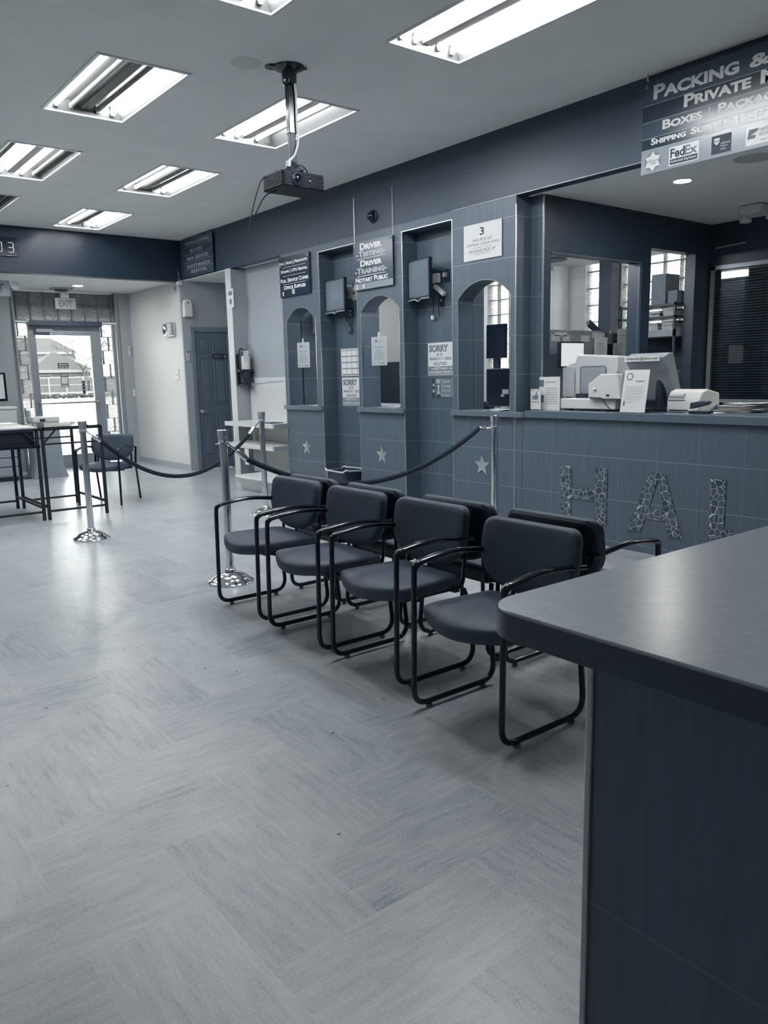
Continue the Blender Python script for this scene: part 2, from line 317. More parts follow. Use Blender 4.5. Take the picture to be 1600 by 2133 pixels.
# floor: herringbone of 1:2 planks
def herringbone():
    u, ox, oy = .308, 1.07, 1.432; vs = []; fs = []; g = []; q = []; val = []
    rnd = random.Random(3)
    for i in range(-15, 23):
        for j in range(-15, 40):
            d = (i-j) % 4
            if d == 0: x0, y0, w_, h_ = i, j, 2, 1
            elif d == 3: x0, y0, w_, h_ = i, j, 1, 2
            else: continue
            X0, Y0, X1, Y1 = ox+x0*u, oy+y0*u, ox+(x0+w_)*u, oy+(y0+h_)*u
            if X1 < -3.2 or X0 > 7.9 or Y1 < -3 or Y0 > 13.2: continue
            k = len(vs); vs += [(X0, Y0, 0), (X1, Y0, 0), (X1, Y1, 0), (X0, Y1, 0)]; fs.append((k, k+1, k+2, k+3))
            a, b = rnd.random()*40, rnd.random()*40
            L, W = 2*u, u
            uv = [(0, 0), (L, 0), (L, W), (0, W)] if w_ == 2 else [(0, 0), (0, W), (L, W), (L, 0)]
            q += uv; g += [(p+a, r+b) for p, r in uv]; val.append(rnd.random())
    me = bpy.data.meshes.new('floor'); me.from_pydata(vs, [], fs); me.materials.append(M['floor'])
    for nm, dat in (('grain', g), ('plank_uv', q)):
        l = me.uv_layers.new(name=nm)
        for k, p in enumerate(dat): l.data[k].uv = p
    at = me.attributes.new('plank', 'FLOAT', 'FACE'); at.data.foreach_set('value', val)
    o = bpy.data.objects.new('floor', me); C.objects.link(o); o['kind'] = 'structure'
herringbone()

# fluorescent ceiling lights: centre x, centre y, state of the four tubes (1 burning, 0 dark, None missing)
LIGHTS = [
    (2.165, 5.68, (1, 0, 0, 1), 'long four-tube ceiling light nearest the projector on its left, two outer tubes burning'),
    (3.49, 5.645, (1, 1, 1, None), 'ceiling light behind the projector pole with one tube missing'),
    (2.165, 7.84, (0, 1, 1, 0), 'ceiling light cut by the left picture edge, its two middle tubes burning'),
    (3.475, 7.85, (1, .35, 0, 1), 'ceiling light left of the hanging projector body, between two others of its row'),
    (3.475, 10.1, (1, .3, None, 1), 'smallest whole ceiling light, just before the dark beam'),
    (2.165, 9.84, (1, 1, 0, 0), 'ceiling light of which only a corner shows above the wall clock'),
    (3.485, 3.36, (1, 1, 1, 1), 'large ceiling light with all four tubes burning, nearest the hanging sign'),
    (2.17, 3.45, (1, 1, 0, 1), 'ceiling light of which only a corner shows at the top edge'),
]
FILL = [(x, y, (1, 1, 1, 1), None) for x, y in ((.845, 7.84), (.845, 10.1))]  # unseen lamps, added to fill the room with light
holes = [(x-.285, x+.285, y-.59, y+.59) for x, y, s, l in LIGHTS+FILL]
def ceiling_with_holes():
    xs = sorted({-3.1, XW+.02}|{h[0] for h in holes}|{h[1] for h in holes}); ys = sorted({-3.0, 11.15}|{h[2] for h in holes}|{h[3] for h in holes})
    b = MB()
    for i in range(len(xs)-1):
        for j in range(len(ys)-1):
            mx_, my_ = (xs[i]+xs[i+1])/2, (ys[j]+ys[j+1])/2
            if any(h[0] < mx_ < h[1] and h[2] < my_ < h[3] for h in holes): continue
            b.quad((xs[i], ys[j], ZC), (xs[i], ys[j+1], ZC), (xs[i+1], ys[j+1], ZC), (xs[i+1], ys[j], ZC))
    struct('ceiling', b, 'ceil')
ceiling_with_holes()
struct('ceiling', MB().box(-3.1, XW+.9, 11.1, 13.25, ZL-.01, ZL+.06).box(XW+.012, XW+.9, 9.5, 11.1, ZL-.01, ZL+.06), 'ceil')      # lower ceiling of the entrance
struct('ceiling', MB().box(XW+.02, 7.9, -3, 9.49, ZL+.005, ZL+.08), 'ceil')                 # lower ceiling behind the counter
struct('ceiling', MB().box(5.24, 7.77, 4.56, 9.46, 2.54, 2.6), 'ceil')
struct('sun_block_roof', MB().box(-3.3, 8.1, -3.2, 13.35, 3.5, 3.6), 'ceil')  # unseen slab, added to stop the sun leaking in from above

# upper dark wall over the counters, and the dark beam before the entrance
b = MB().box(XW, XW+.12, -3, 11.0, ZL, 3.5)
for y in (8.236, 6.77, 6.15): b.box(XW-.003, XW, y-.005, y+.005, 2.76, ZC, 1)
struct('wall_right', b, ['dark_wall', 'edge_lam'])
struct('beam', MB().box(-3.1, XW, 10.97, 11.12, 2.715, 3.5), 'beam')
struct('trim_1', MB().box(XW-.004, XW, -3, 5.335, ZL-.003, ZL+.003), 'alum')
# piers with an arched window each
def pier(name, y0, y1, a0, a1, m, ztop=ZL):
    """pier between y0 < y1 with an arched opening a0..a1 (z .96 to 2.115)"""
    b = MB(); mx = Matrix.Translation((XW, 0, 0)) @ Matrix(((0, 0, 1, 0), (1, 0, 0, 0), (0, 1, 0, 0), (0, 0, 0, 1)))   # local (y,z,x)
    c = (a0+a1)/2; hw = (a1-a0)/2; sag = .143; R = (hw*hw+sag*sag)/(2*sag); zc = 1.975+sag-R; th = math.degrees(math.asin(hw/R))
    arc = arcpts(c, zc, R, 90-th, 90+th, 20)              # from a1 side to a0 side
    b.prism([(y0, 0), (y1, 0), (y1, .96), (y0, .96)], TH, 0, mx)
    b.prism([(y0, .96), (a0, .96), (a0, 1.975), (y0, 1.975)], TH, 0, mx); b.prism([(a1, .96), (y1, .96), (y1, 1.975), (a1, 1.975)], TH, 0, mx)
    b.prism([(y0, 1.975)]+list(reversed(arc))+[(y1, 1.975), (y1, ztop), (y0, ztop)], TH, 0, mx)
    nn = []
    for f in range(len(b.f)):                               # side faces use the tile running along x
        p = [Vector(b.v[i]) for i in b.f[f][:3]]; n = (p[1]-p[0]).cross(p[2]-p[0])
        if abs(n.y) > abs(n.x) and abs(n.y) > abs(n.z): b.mi[f] = 1
    o = struct(name, b, [m, T_SIDE])
    t = MB(); out = [(a1, 1.0)]+arc+[(a0, 1.0)]
    t.tube([(XW-.001, y, z) for y, z in out], .0048, 6); struct('trim', t, 'trim', o)
    e = MB()
    for y in (y0, y1): e.box(XW-.003, XW+.006, y-.004, y+.004, 0, ztop-.07)
    struct('trim', e, 'trim', o)
    return o
pier('pillar', 7.465, 8.25, 7.565, 8.175, T_P1); pier('pillar', 6.03, 6.77, 6.092, 6.715, T_P2); pier('pillar', 4.58, 5.335, 4.635, 5.268, T_F)
# niches between the piers: back, lintel, sides come from the piers
for y0, y1 in ((6.77, 7.465), (5.335, 6.03)):
    o = struct('wall_right', MB().box(XW+TH, XW+TH+.04, y0-.02, y1+.02, 0, ZL).box(XW, XW+TH, y0, y1, 2.67, ZL, 1), [T_NI, T_SIDE])
    struct('trim', MB().box(XW-.003, XW+.005, y0, y1, 2.665, 2.672), 'trim', o)
# plain recessed strip at the counter end, and the tiled counter front
struct('wall_right', MB().box(XW+.183, XW+.23, 4.452, 4.581, 1.0, ZL), [T_F])
struct('trim', MB().box(XW+.178, XW+.19, 4.446, 4.456, 1.02, ZL), 'trim')
b = MB().box(XW, XW+.12, -3, 4.58, 0, .965); b.box(XW-.002, XW, 4.496, 4.502, 0, .96, 1)
fr = struct('service_counter', b, [T_F, 'edge_lam']); del fr['kind']
tag(fr, 'long tiled counter front carrying mosaic letters under the grey worktop', 'counter')

# entrance: bright wall, door wall, nook post, front wall
struct('wall_right', MB().box(4.95, 4.99, 10.985, 13.1, 0, ZL).box(4.944, 4.95, 10.95, 12.93, 0, .09, 1), ['white_wall', 'grey_wall'])
struct('wall_back', MB().box(4.95, 5.06, 10.95, 10.99, 0, ZL).box(5.67, 5.9, 10.95, 10.99, 0, ZL).box(5.06, 5.67, 10.95, 10.99, 2.08, ZL), 'grey_wall')
struct('wall_right', MB().box(5.86, 5.9, 9.65, 10.95, 0, ZL), 'grey_wall')
b = MB().box(XW, 5.9, 9.5, 9.65, 0, ZL).box(XW-.004, XW, 9.5, 9.65, 0, ZL, 1)
struct('partition', b, ['grey_wall', 'white_wall'])
struct('wall_right', MB().box(5.2, 5.24, 8.25, 9.5, 0, ZL), 'grey_wall')
struct('wall_back', MB().box(4.73, 4.95, 12.93, 13.1, 0, ZL).box(-3.1, 3.15, 12.93, 13.1, 0, ZL), 'grey_wall')
struct('trim_2', MB().box(4.70, 4.735, 12.90, 12.93, 0, ZL).box(4.655, 4.70, 12.98, 13.02, 0, 2.24).box(3.15, 3.175, 12.9, 12.93, 0, ZL), 'alum')
struct('wall_left', MB().box(-3.15, -3.1, -3, 13.1, 0, 3.5), 'grey_wall'); struct('wall_front', MB().box(-3.1, 7.9, -3.05, -3.0, 0, 3.5), 'grey_wall')
struct('wall_right', MB().box(7.77, 7.9, -3, 4.5, 0, ZL+.06).box(7.77, 7.9, 5.53, 5.71, 0, ZL+.06).box(7.77, 7.9, 6.03, 7.17, 0, ZL+.06).box(7.77, 7.9, 7.62, 9.5, 0, ZL+.06).box(7.77, 7.9, 4.5, 7.62, 0, 1.14)
       .box(7.77, 7.9, 4.5, 7.62, 2.66, ZL+.06), 'white_wall')
struct('pillar', MB().box(7.6, 7.77, 5.545, 5.71, 0, ZL), 'dark_wall'); struct('pillar', MB().lathe([(.09, 0), (.09, ZL)], 20, mx=Matrix.Translation((7.6, 6.25, 0))), 'white_wall')
struct('wall_back', MB().box(5.24, 7.9, 9.46, 9.5, 0, ZL), 'white_wall')
# partition behind the counter with two openings
b = MB()
for x0, x1, z0, z1 in ((5.20, 5.279, 0, ZL), (5.279, 6.50, 0, .96), (5.279, 6.50, 2.297, ZL), (6.50, 6.69, 0, ZL), (6.69, 7.445, 0, .96), (6.69, 7.445, 2.443, ZL), (7.445, 7.77, 0, ZL)): b.box(x0, x1, 4.45, 4.56, z0, z1)
o = struct('partition', b, 'darkwood')
struct('trim', MB().box(6.5, 6.535, 4.435, 4.45, .96, 2.30).box(5.279, 6.52, 4.437, 4.45, 2.29, 2.302), 'edge_lam', o)
struct('wall_right', MB().box(7.73, 7.77, -3, 4.45, 0, ZL+.01), 'darkwood')
# dividers behind the arched windows
for y, x1 in ((8.20, 5.42), (6.755, 5.27), (5.30, 5.36)): struct('partition', MB().box(5.225, x1, y, y+.05, 0, ZL), T_SIDE)

# glass block windows
def block_window(name, axis, plane, a0, a1, z0, z1, bw, bh, bond=False, th=.07, skip=None, zref=None, aref=None):
    """axis 'x': the window lies in a plane y = plane and runs along x; 'y': plane x = plane, runs along y"""
    g = MB(); mo = MB(); j = .008; zr = z0 if zref is None else zref; ar = a0 if aref is None else aref
    def bx(mb, p, q, r, s_, d0, d1):
        if axis == 'x': mb.box(p, q, plane+d0, plane+d1, r, s_)
        else: mb.box(plane+d0, plane+d1, p, q, r, s_)
    k0 = math.floor((z0-zr)/bh); z = zr+k0*bh; row = k0
    while z < z1-1e-4:
        lo, hi = max(z, z0), min(z+bh, z1)
        sh = bw/2 if bond and row % 2 else 0
        a = ar+sh+math.floor((a0-ar-sh)/bw)*bw
        while a < a1-1e-4:
            l, r = max(a, a0), min(a+bw, a1)
            if not (skip and skip(l, r, lo, hi)) and r-l > .03 and hi-lo > .03:
                bx(g, l+j/2, r-j/2, lo+j/2, hi-j/2, 0, th)
                bx(mo, l, l+j, lo, hi, .005, th-.005); bx(mo, l+j, r, lo, lo+j, .005, th-.005)
            a += bw
        z += bh; row += 1
    o = struct(name, mo, 'mortar'); struct('glass_block_panel', g, 'block', o); return o
block_window('window_1', 'x', 13.03, 3.17, 3.375, 0.05, 2.255, .2, .217, True, zref=2.255, aref=3.13)
block_window('window_2', 'x', 13.03, 4.465, 4.70, 0.05, 2.255, .2, .217, True, zref=2.255, aref=4.4)
block_window('window_3', 'x', 13.03, 3.15, 4.73, 2.275, 2.71, .205, .217, False, aref=3.03)
block_window('window_4', 'y', 7.79, 4.5, 5.53, 1.14, 2.66, .2, .19, False, zref=1.13, aref=4.62)
block_window('window_5', 'y', 7.79, 5.71, 6.03, 1.14, 2.66, .2, .19, False, zref=1.13, aref=5.63)
block_window('window_6', 'y', 7.79, 7.17, 7.62, 1.14, 2.66, .2, .19, False, zref=1.13, aref=7.05)

# entrance glass door
dr = struct('door_1', MB().box(3.375, 3.475, 13.0, 13.07, 0, 2.2).box(4.30, 4.465, 13.0, 13.07, 0, 2.2).box(3.475, 4.30, 13.0, 13.07, 2.06, 2.2).box(3.475, 4.30, 13.0, 13.07, .02, .2), 'alum', bevel=.004)
struct('door_header', MB().box(3.37, 4.47, 12.9, 13.07, 2.2, 2.27), 'dark_wall', dr); struct('glass_pane', MB().box(3.475, 4.30, 13.03, 13.036, .2, 2.06), 'glass', dr)  # dark header: the shading at the frame's top put into its colour
struct('push_bar', MB().tube([(3.44, 12.94, 1.02), (4.34, 12.94, 1.02)], .016, 10).box(3.43, 3.46, 12.94, 13.0, 1.0, 1.04).box(4.32, 4.35, 12.94, 13.0, 1.0, 1.04), 'steel', dr)
struct('door_closer', MB().box(3.47, 3.72, 12.94, 13.0, 2.1, 2.15).box(3.72, 3.86, 12.9, 12.925, 2.06, 2.075).box(3.66, 3.74, 12.915, 12.935, 2.06, 2.1), 'alum', dr); struct('hinge', MB().box(4.29, 4.32, 12.985, 13.0, 1.75, 1.79), 'steel', dr)
struct('threshold', MB().box(3.37, 4.47, 12.9, 13.1, 0, .02), 'alum', dr)
# painted six-panel door in the nook
dr = struct('door_2', MB().box(5.06, 5.12, 10.925, 10.99, 0, 2.03).box(5.64, 5.70, 10.925, 10.99, 0, 2.08).box(5.06, 5.70, 10.925, 10.99, 2.02, 2.09), 'doorframe', bevel=.004)
lf = MB().box(5.12, 5.645, 10.945, 10.985, .01, 2.02)
for x0, x1 in ((5.18, 5.345), (5.42, 5.585)):
    for z0, z1 in ((1.73, 1.93), (.98, 1.63), (.2, .82)):
        lf.box(x0-.02, x1+.02, 10.938, 10.946, z0-.02, z0); lf.box(x0-.02, x1+.02, 10.938, 10.946, z1, z1+.02); lf.box(x0-.02, x0, 10.938, 10.946, z0, z1); lf.box(x1, x1+.02, 10.938, 10.946, z0, z1); lf.box(x0+.025, x1-.025, 10.934, 10.946, z0+.025, z1-.025)
struct('door_leaf', lf, 'door', dr, bevel=.004)
struct('door_knob', MB().lathe([(.028, 0), (.028, .006), (.012, .01), (.012, .03), (.027, .045), (.03, .06), (.02, .075), (.0, .078)], 16, mx=Matrix.Translation((5.165, 10.945, .87)) @ Matrix.Rotation(PI/2, 4, 'X')), 'chrome', dr)
def panel(name, label, cat, loc, rot, w_, h_, t, m, group=None, bevel=0., sub='board', r=0.):
    """flat board whose local origin is its upper left corner; returns the thing"""
    t_ = thing(name, label, cat, loc, rot, group); b_ = MB()
    b_.prism(rrect(0, w_, -h_, 0, r, 4) if r else [(0, -h_), (w_, -h_), (w_, 0), (0, 0)], t, mx=Matrix.Translation((0, 0, -t))); link(sub, b_, m, t_, bevel=bevel)
    return t_
t = panel('sign_plate', 'small black sign plate with white lettering on the grey panel door', 'sign', (5.385, 10.928, 1.70), FY, .245, .07, .006, 'signdark')
tx = MB(); text(tx, 'Restrooms', .02, .14, -.035, -.018, .012); rect(tx, .02, .1, -.054, -.048); flat(tx, circ(.2, -.035, .018), .0015); link('lettering', tx, 'grey', t)

# ================================================================ LARGE OBJECTS
# ceiling lights
def light_geo():
    f = MB()
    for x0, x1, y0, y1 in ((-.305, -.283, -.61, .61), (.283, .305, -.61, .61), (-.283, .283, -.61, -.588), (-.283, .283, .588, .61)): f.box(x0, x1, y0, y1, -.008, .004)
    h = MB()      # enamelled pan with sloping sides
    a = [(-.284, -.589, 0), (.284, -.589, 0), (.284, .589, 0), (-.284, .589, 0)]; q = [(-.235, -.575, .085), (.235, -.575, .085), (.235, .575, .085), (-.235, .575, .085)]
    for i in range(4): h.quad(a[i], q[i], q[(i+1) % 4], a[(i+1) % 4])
    h.quad(q[0], q[3], q[2], q[1])
    o = MB().prism([(-.055, .083), (-.035, .035), (.035, .035), (.055, .083)], 1.14, mx=Matrix.Translation((0, .57, 0)) @ Matrix.Rotation(PI/2, 4, 'X'))
    return f, h, o
def ceiling_light(x, y, states, label, group=None):
    t = thing('ceiling_light', label, 'ceiling light', (x, y, ZC), None, group)
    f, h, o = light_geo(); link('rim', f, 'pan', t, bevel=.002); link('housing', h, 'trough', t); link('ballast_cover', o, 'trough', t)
    for k, (tx_, st) in enumerate(zip((-.205, -.095, .095, .205), states)):
        for s in (-1, 1): link('lampholder', MB().box(tx_-.013, tx_+.013, s*.571-.008, s*.571+.008, .02, .084), 'trough', t)
        if st is None: continue
        mm = 'tube_on' if st == 1 else ('tube_off' if st == 0 else emit('dim_tube', (.965, .985, 1, 1), TUBE*.12))
        tb = link('tube', MB().tube([(tx_, -.562, .045), (tx_, .562, .045)], .018, 12), mm, t)
        link('tube_cap', MB().tube([(tx_, -.564, .045), (tx_, -.548, .045)], .0185, 12).tube([(tx_, .548, .045), (tx_, .564, .045)], .0185, 12), 'white' if st != 1 else 'tube_on', tb)
    return t
for x, y, s, l in LIGHTS: ceiling_light(x, y, s, l, 'four-tube ceiling lights')
for x, y, s, l in FILL: ceiling_light(x, y, s, 'added four-tube fill light beyond the edge of the picture', 'added fill lights beyond the edge of the picture')

# worktop of the service counter, and pier ledges
t = thing('worktop', 'long grey worktop running along the service counter under the office equipment', 'worktop', (XW, 2.0, .965))
b = MB(); b.prism(rrect(0, .78, -5.0, 2.44, .002)+[], .055, mx=None); b.v = [(x-.035, y, z) for x, y, z in b.v]
link('top', b, ['worktop'], t, bevel=.004)
for nm, y0, y1, l in (('window_ledge', 7.45, 8.265, 'round-cornered ledge under the arched window numbered 1'), ('window_ledge', 6.015, 6.785, 'round-cornered ledge under the arched window numbered 2'), ('window_ledge', 4.445, 5.345, 'round-cornered ledge under the arched window numbered 3')):
    q0, q1 = {0: (7.567, 8.173), 1: (6.094, 6.713), 2: (4.637, 5.266)}[int(l[-1])-1]
    out = [(-.045+.03-.03*math.sin(math.radians(u)), y1-.03+.03*math.cos(math.radians(u))) for u in range(0, 91, 15)]+[(-.045+.03-.03*math.cos(math.radians(u)), y0+.03-.03*math.sin(math.radians(u))) for u in range(0, 91, 15)]+[(-.001, y0), (-.001, q0), (.20, q0), (.20, q1), (-.001, q1), (-.001, y1)]
    b = MB().prism(out, .046); b.v = [(XW+x, y, .961+z) for x, y, z in b.v]
    # keep the ledge clear of the pier's solid sides
    solo(nm, b, 'ledge', l, 'ledge', 'window ledges', bevel=.002)

# foreground desk
t = thing('reception_desk', 'tall tiled desk with a thick grey laminate top and rounded corner beside the chairs', 'desk', (1.2, 0, 0))
out = [(.743, -1.6)]+[(.752, .63)]
cx, cy, r = .743+.062, .745-.062, .062
out = [(2.0, -1.6), (2.0, .745)]+[(cx+r*math.cos(math.radians(a)), cy+r*math.sin(math.radians(a))) for a in range(90, 181, 6)]+[(.743, -1.6)]
link('desktop', MB().prism([(x-1.2, y) for x, y in out], .041, mx=Matrix.Translation((0, 0, .979))), ['laminate'], t, bevel=.003)
b = MB(); n = len(out)
link('edge_band', MB().add([(x-1.2+dx, y+dy, z) for z in (.981, 1.016) for (x, y), (dx, dy) in zip(out[1:], [(0, .0012)]+[(.0012*math.cos(math.radians(a)), .0012*math.sin(math.radians(a))) for a in range(90, 181, 6)]+[(-.0012, 0)])], [(i, i+1, n-1+i+1, n-1+i) for i in range(n-2)], 0, True), 'edge_lam', t)
link('base', MB().box(.845-1.2, .7, -1.5, .632, 0, .979), T_DESK, t)
link('corner_trim', MB().box(.840-1.2, .856-1.2, .6265, .637, 0, .979), 'trim', t, bevel=.002)

# ---------------------------------------------------------------- waiting chairs
def smooth_path(ctrl, n=6):
    """Catmull-Rom through the control points"""
    P = [Vector(p) for p in ctrl]; P = [P[0]*2-P[1]]+P+[P[-1]*2-P[-2]]; out = []
    for i in range(1, len(P)-2):
        for k in range(n):
            u = k/n; a, b_, c, d = P[i-1], P[i], P[i+1], P[i+2]
            out.append(.5*((2*b_)+(c-a)*u+(2*a-5*b_+4*c-d)*u*u+(3*b_-a-3*c+d)*u**3))
    return out+[P[-2]]
def fillet(ctrl, n=6):
    """polyline with rounded corners; ctrl = (point, radius)"""
    P = [Vector(p) for p, r in ctrl]; out = [P[0]]
    for i in range(1, len(P)-1):
        r = ctrl[i][1]; a = (P[i-1]-P[i]); c = (P[i+1]-P[i]); ra = min(r, a.length*.49, c.length*.49)
        if ra < 1e-4: out.append(P[i]); continue
        s, e = P[i]+a.normalized()*ra, P[i]+c.normalized()*ra
        for k in range(n+1):
            u = k/n; out.append(s*(1-u)**2+P[i]*2*u*(1-u)+e*u*u)
    return out+[P[-1]]
def seat_geo():
    out = [(-.195-.072*(1-(y/.232)**2), y) for y in [-.232+.464*i/14 for i in range(15)]]     # bowed front, towards -x
    out = [(-.15, -.236)]+out+[(-.15, .236)]+[(.15, .218), (.172, .20), (.18, .17), (.185, 0), (.18, -.17), (.172, -.20), (.15, -.218)]
    return MB().pillow(out[::-1], .058, lambda x, y, w: (x, y, .411+w-.012*(x+.02)-.022*max(0, (-x-.15)/.11)**2), crown=.16)
def back_geo(h0=.448, h1=.748, x0=.16, tilt=.12):
    out = rrect(-.245, .245, .15, .31, .05, 5)[:12]
    out += [(-.247, .19)]+[(-.247*math.cos(PI*i/20), .175-.172*math.sin(PI*i/20)**.85) for i in range(1, 20)]+[(.247, .19)]
    H = h1-h0
    def fn(u, v, w_):
        z = h0+v/.31*H; k = .40*u*u
        return (x0+tilt*(z-h0)-k-w_, u, z)
    return MB().pillow(out, .05, fn, crown=.12)
def chair_parts(t, sled=True):
    link('seat', seat_geo(), 'vinyl', t); link('backrest', back_geo(), 'vinyl', t)
    link('backrest_shell', MB().pillow(back_outline(), .012, lambda u, v, w_: (.1935+.116*v-.40*u*u-w_, u, .45+v*.955), 0), 'blackm', t)
    link('seat_pan', MB().box(-.16, .16, -.19, .19, .362, .384).box(-.13, -.1, -.235, .235, .366, .384).box(.1, .13, -.235, .235, .366, .384), 'blackm', t, bevel=.003)
    for s in (-1, 1):
        y = s*.238
        if sled:
            p = fillet([((-.235, y, .55), 0), ((-.238, y, .36), .05), ((-.245, y, .0245), .075), ((.215, y, .0245), .085), ((.185, y, .30), .09), ((.165, y*.93, .372), 0)], 7)
            link('sled_leg', MB().tube(p, .0118, 10), 'black', t)
            for x in (-.165, .14): link('foot', MB().lathe([(.013, 0), (.014, .004), (.012, .014)], 10, mx=Matrix.Translation((x, y, 0))), 'rubber', t)
        else:
            link('leg', MB().tube(fillet([((-.235, y, .55), 0), ((-.237, y, .36), .05), ((-.245, y, 0), 0)], 5), .0118, 10), 'black', t)
            link('leg', MB().tube(fillet([((.235, y, .60), 0), ((.20, y, .40), .06), ((.27, y, 0), 0)], 5), .0118, 10), 'black', t)
        # arm: flattened tube rising from the front post and running back to the upright
        a = fillet([((-.235, y, .545), 0), ((-.232, y, .605), .075), ((-.04, y, .632), .12), ((.215, y*.97, .60), 0)], 9); m_ = len(a)
        wd = [.0125+.0105*max(0, math.sin(PI*min(1, max(0, (i/(m_-1)-.05)/.95)))) for i in range(m_)]
        link('armrest', MB().tube(a, .0118, 12, flat=((0, 1, 0), wd)), 'black', t)
        link('back_upright', MB().tube(fillet([((.12, s*.195, .372), 0), ((.185, s*.195, .376), .05), ((.198, s*.20, .52), .05), ((.212, s*.19, .63), 0)], 5), .0095, 8).tube([(.215, y*.97, .60), (.215, s*.19, .60)], .008, 8), 'black', t)
def back_outline():
    return [(x*.93, .012+y*.93) for x, y in rrect(-.245, .245, .15, .31, .05, 5)[:12]+[(-.247, .19)]+[(-.247*math.cos(PI*i/20), .175-.172*math.sin(PI*i/20)**.85) for i in range(1, 20)]+[(.247, .19)]]
rows = [  # x, y, turn, label
    (2.165, 2.052, 0, 'charcoal waiting chair tucked closest to the desk corner, facing the open floor'),
    (2.245, 2.735, 0, 'charcoal waiting chair second from the desk, facing the open floor'),
    (2.245, 3.328, 0, 'charcoal waiting chair third from the desk, facing the open floor'),
    (2.262, 3.948, 0, 'charcoal waiting chair farthest from the desk, facing the open floor beside the post'),
    (2.735, 2.13, PI, 'charcoal waiting chair whose arm shows past the desk top, facing the mosaic letters'),
    (2.735, 2.715, PI, 'charcoal waiting chair second from the desk, turned to the counter, back to back with another'),
    (2.735, 3.355, PI, 'charcoal waiting chair third from the desk, turned to the counter'),
    (2.735, 3.96, PI, 'charcoal waiting chair farthest from the desk, turned to the counter, mostly hidden'),
]
first = thing('waiting_chair', rows[0][3], 'chair', (0, 0, 0), None, 'sled-base waiting chairs in two rows'); chair_parts(first)
for k, (x, y, a, l) in enumerate(rows):
    if k == 0: first.location = (x, y, 0)
    else: dup(first, (x, y, 0), a, l, 'sled-base waiting chairs in two rows')
far = thing('guest_chair', 'dark four-legged armchair standing before the entrance door beside a metal table', 'chair', (2.99, 8.815, 0), math.radians(46)); chair_parts(far, False)

# ---------------------------------------------------------------- rope barrier
def stanchion(loc, label):
    t = thing('stanchion', label, 'barrier post', loc, None, 'chrome barrier posts')
    link('base', MB().lathe([(.150, 0), (.152, .008), (.146, .016), (.128, .022), (.118, .034), (.095, .052), (.06, .064), (.036, .07), (.032, .078)], 40), 'chrome', t)
    link('pole', MB().lathe([(.0265, .07), (.0265, .93)], 24), 'chrome', t); link('foot_ring', MB().lathe([(.033, .074), (.036, .08), (.033, .09), (.027, .094)], 24), 'chrome', t)
    link('finial', MB().lathe([(.0275, .925), (.031, .935), (.031, .96), (.033, .962), (.036, 1.0), (.037, 1.008), (.033, 1.011)], 28), 'chrome', t)
    link('collar', MB().lathe([(.030, .915), (.034, .918), (.034, .926), (.030, .929)], 24), 'steel', t)
    for k in range(2):
        a = k*PI; link('hook_ring', MB().tube([(.03*math.cos(a)+.012*math.cos(a)*(1-math.cos(q)), .012*math.sin(q)+.03*math.sin(a), .921) for q in [i*PI/6 for i in range(12)]], .003, 6), 'steel', t)
    return t
SA, SB, SC, SD = (2.13, 6.825), (2.336, 4.66), (3.825, 6.79), (4.446, 4.28)
stanchion((*SA, 0), 'chrome barrier post standing alone on the open floor near the metal tables'); stanchion((*SB, 0), 'chrome barrier post right behind the row of waiting chairs')
stanchion((*SC, 0), 'chrome barrier post in front of the white pegboard shelves'); stanchion((*SD, 0), 'chrome barrier post before the counter beside the third arched window')
def rope(A, B, z0, k, s0, label):
    A3, B3 = Vector((*A, 0)), Vector((*B, 0)); L = (B3-A3).length; t = thing('barrier_rope', label, 'rope', tuple((A3+B3)/2)[:2]+(z0,), None, 'velvet barrier ropes'); o = Vector(t.location)
    def at(s): p = A3+(B3-A3)*s; p.z = z0+k*(s-s0)**2; return p-o
    e = .10/L; pts = [at(e+.02+(1-2*e-.04)*i/40) for i in range(41)]
    link('cord', MB().tube(pts, .0185, 12), 'velvet', t)
    for s_, e_ in ((.033/L, e+.025), (1-.033/L, 1-e-.025)):
        p, q = at(s_), at(e_); p.z = .915-o.z if abs(p.z+o.z-.915) < .12 else p.z; m_ = p.lerp(q, .42)
        link('end_hook', MB().tube([p, p.lerp(q, .2), m_], .006, 8).tube([m_, m_.lerp(q, .12), q], [.014, .019, .020], 12), 'chrome', t)
rope(SB, SD, .58, 1.52, .46, 'dark velvet rope sagging behind the chair backs to the post at the counter')
rope(SA, SC, .465, 2.05, .51, 'dark velvet rope sagging in front of the panel door')

# ---------------------------------------------------------------- projector
t = thing('projector', 'black projector hung upside down on a pole from the ceiling', 'projector', (2.925, 4.625, ZC)); 
link('ceiling_plate', MB().lathe([(.10, 0), (.10, -.008), (.05, -.03), (.045, -.10), (.035, -.11)], 20).tube([(-.12, .03, -.006), (.1, -.05, -.006)], .016, 8, flat=((0, 0, 1), .006)).lathe([(.05, 0), (.05, -.006)], 14, mx=Matrix.Translation((-.09, .05, 0))), 'black', t)
link('pole', MB().box(-.026, .026, -.02, .02, -.40, -.08), 'black', t, bevel=.003); link('lower_pole', MB().box(-.022, .022, -.017, .017, -.60, -.38), 'darkgrey', t, bevel=.003)
link('swivel', MB().lathe([(.028, -.57), (.03, -.585), (.045, -.60), (.07, -.628), (.072, -.64)], 18).tube([(-.13, 0, -.645), (.13, .02, -.645)], .006, 6).tube([(0, -.13, -.645), (0, .1, -.645)], .006, 6), 'blackm', t)
link('cable', MB().tube(smooth_path([(-.05, -.01, -.09), (.01, -.03, -.09), (.025, -.03, -.18), (.025, -.028, -.34), (.03, -.028, -.44), (.0, -.028, -.53), (-.045, -.02, -.585), (-.05, 0, -.645)]), .008, 8).tube([(-.043, -.022, -.575), (-.046, -.02, -.61)], .017, 8), 'white', t)
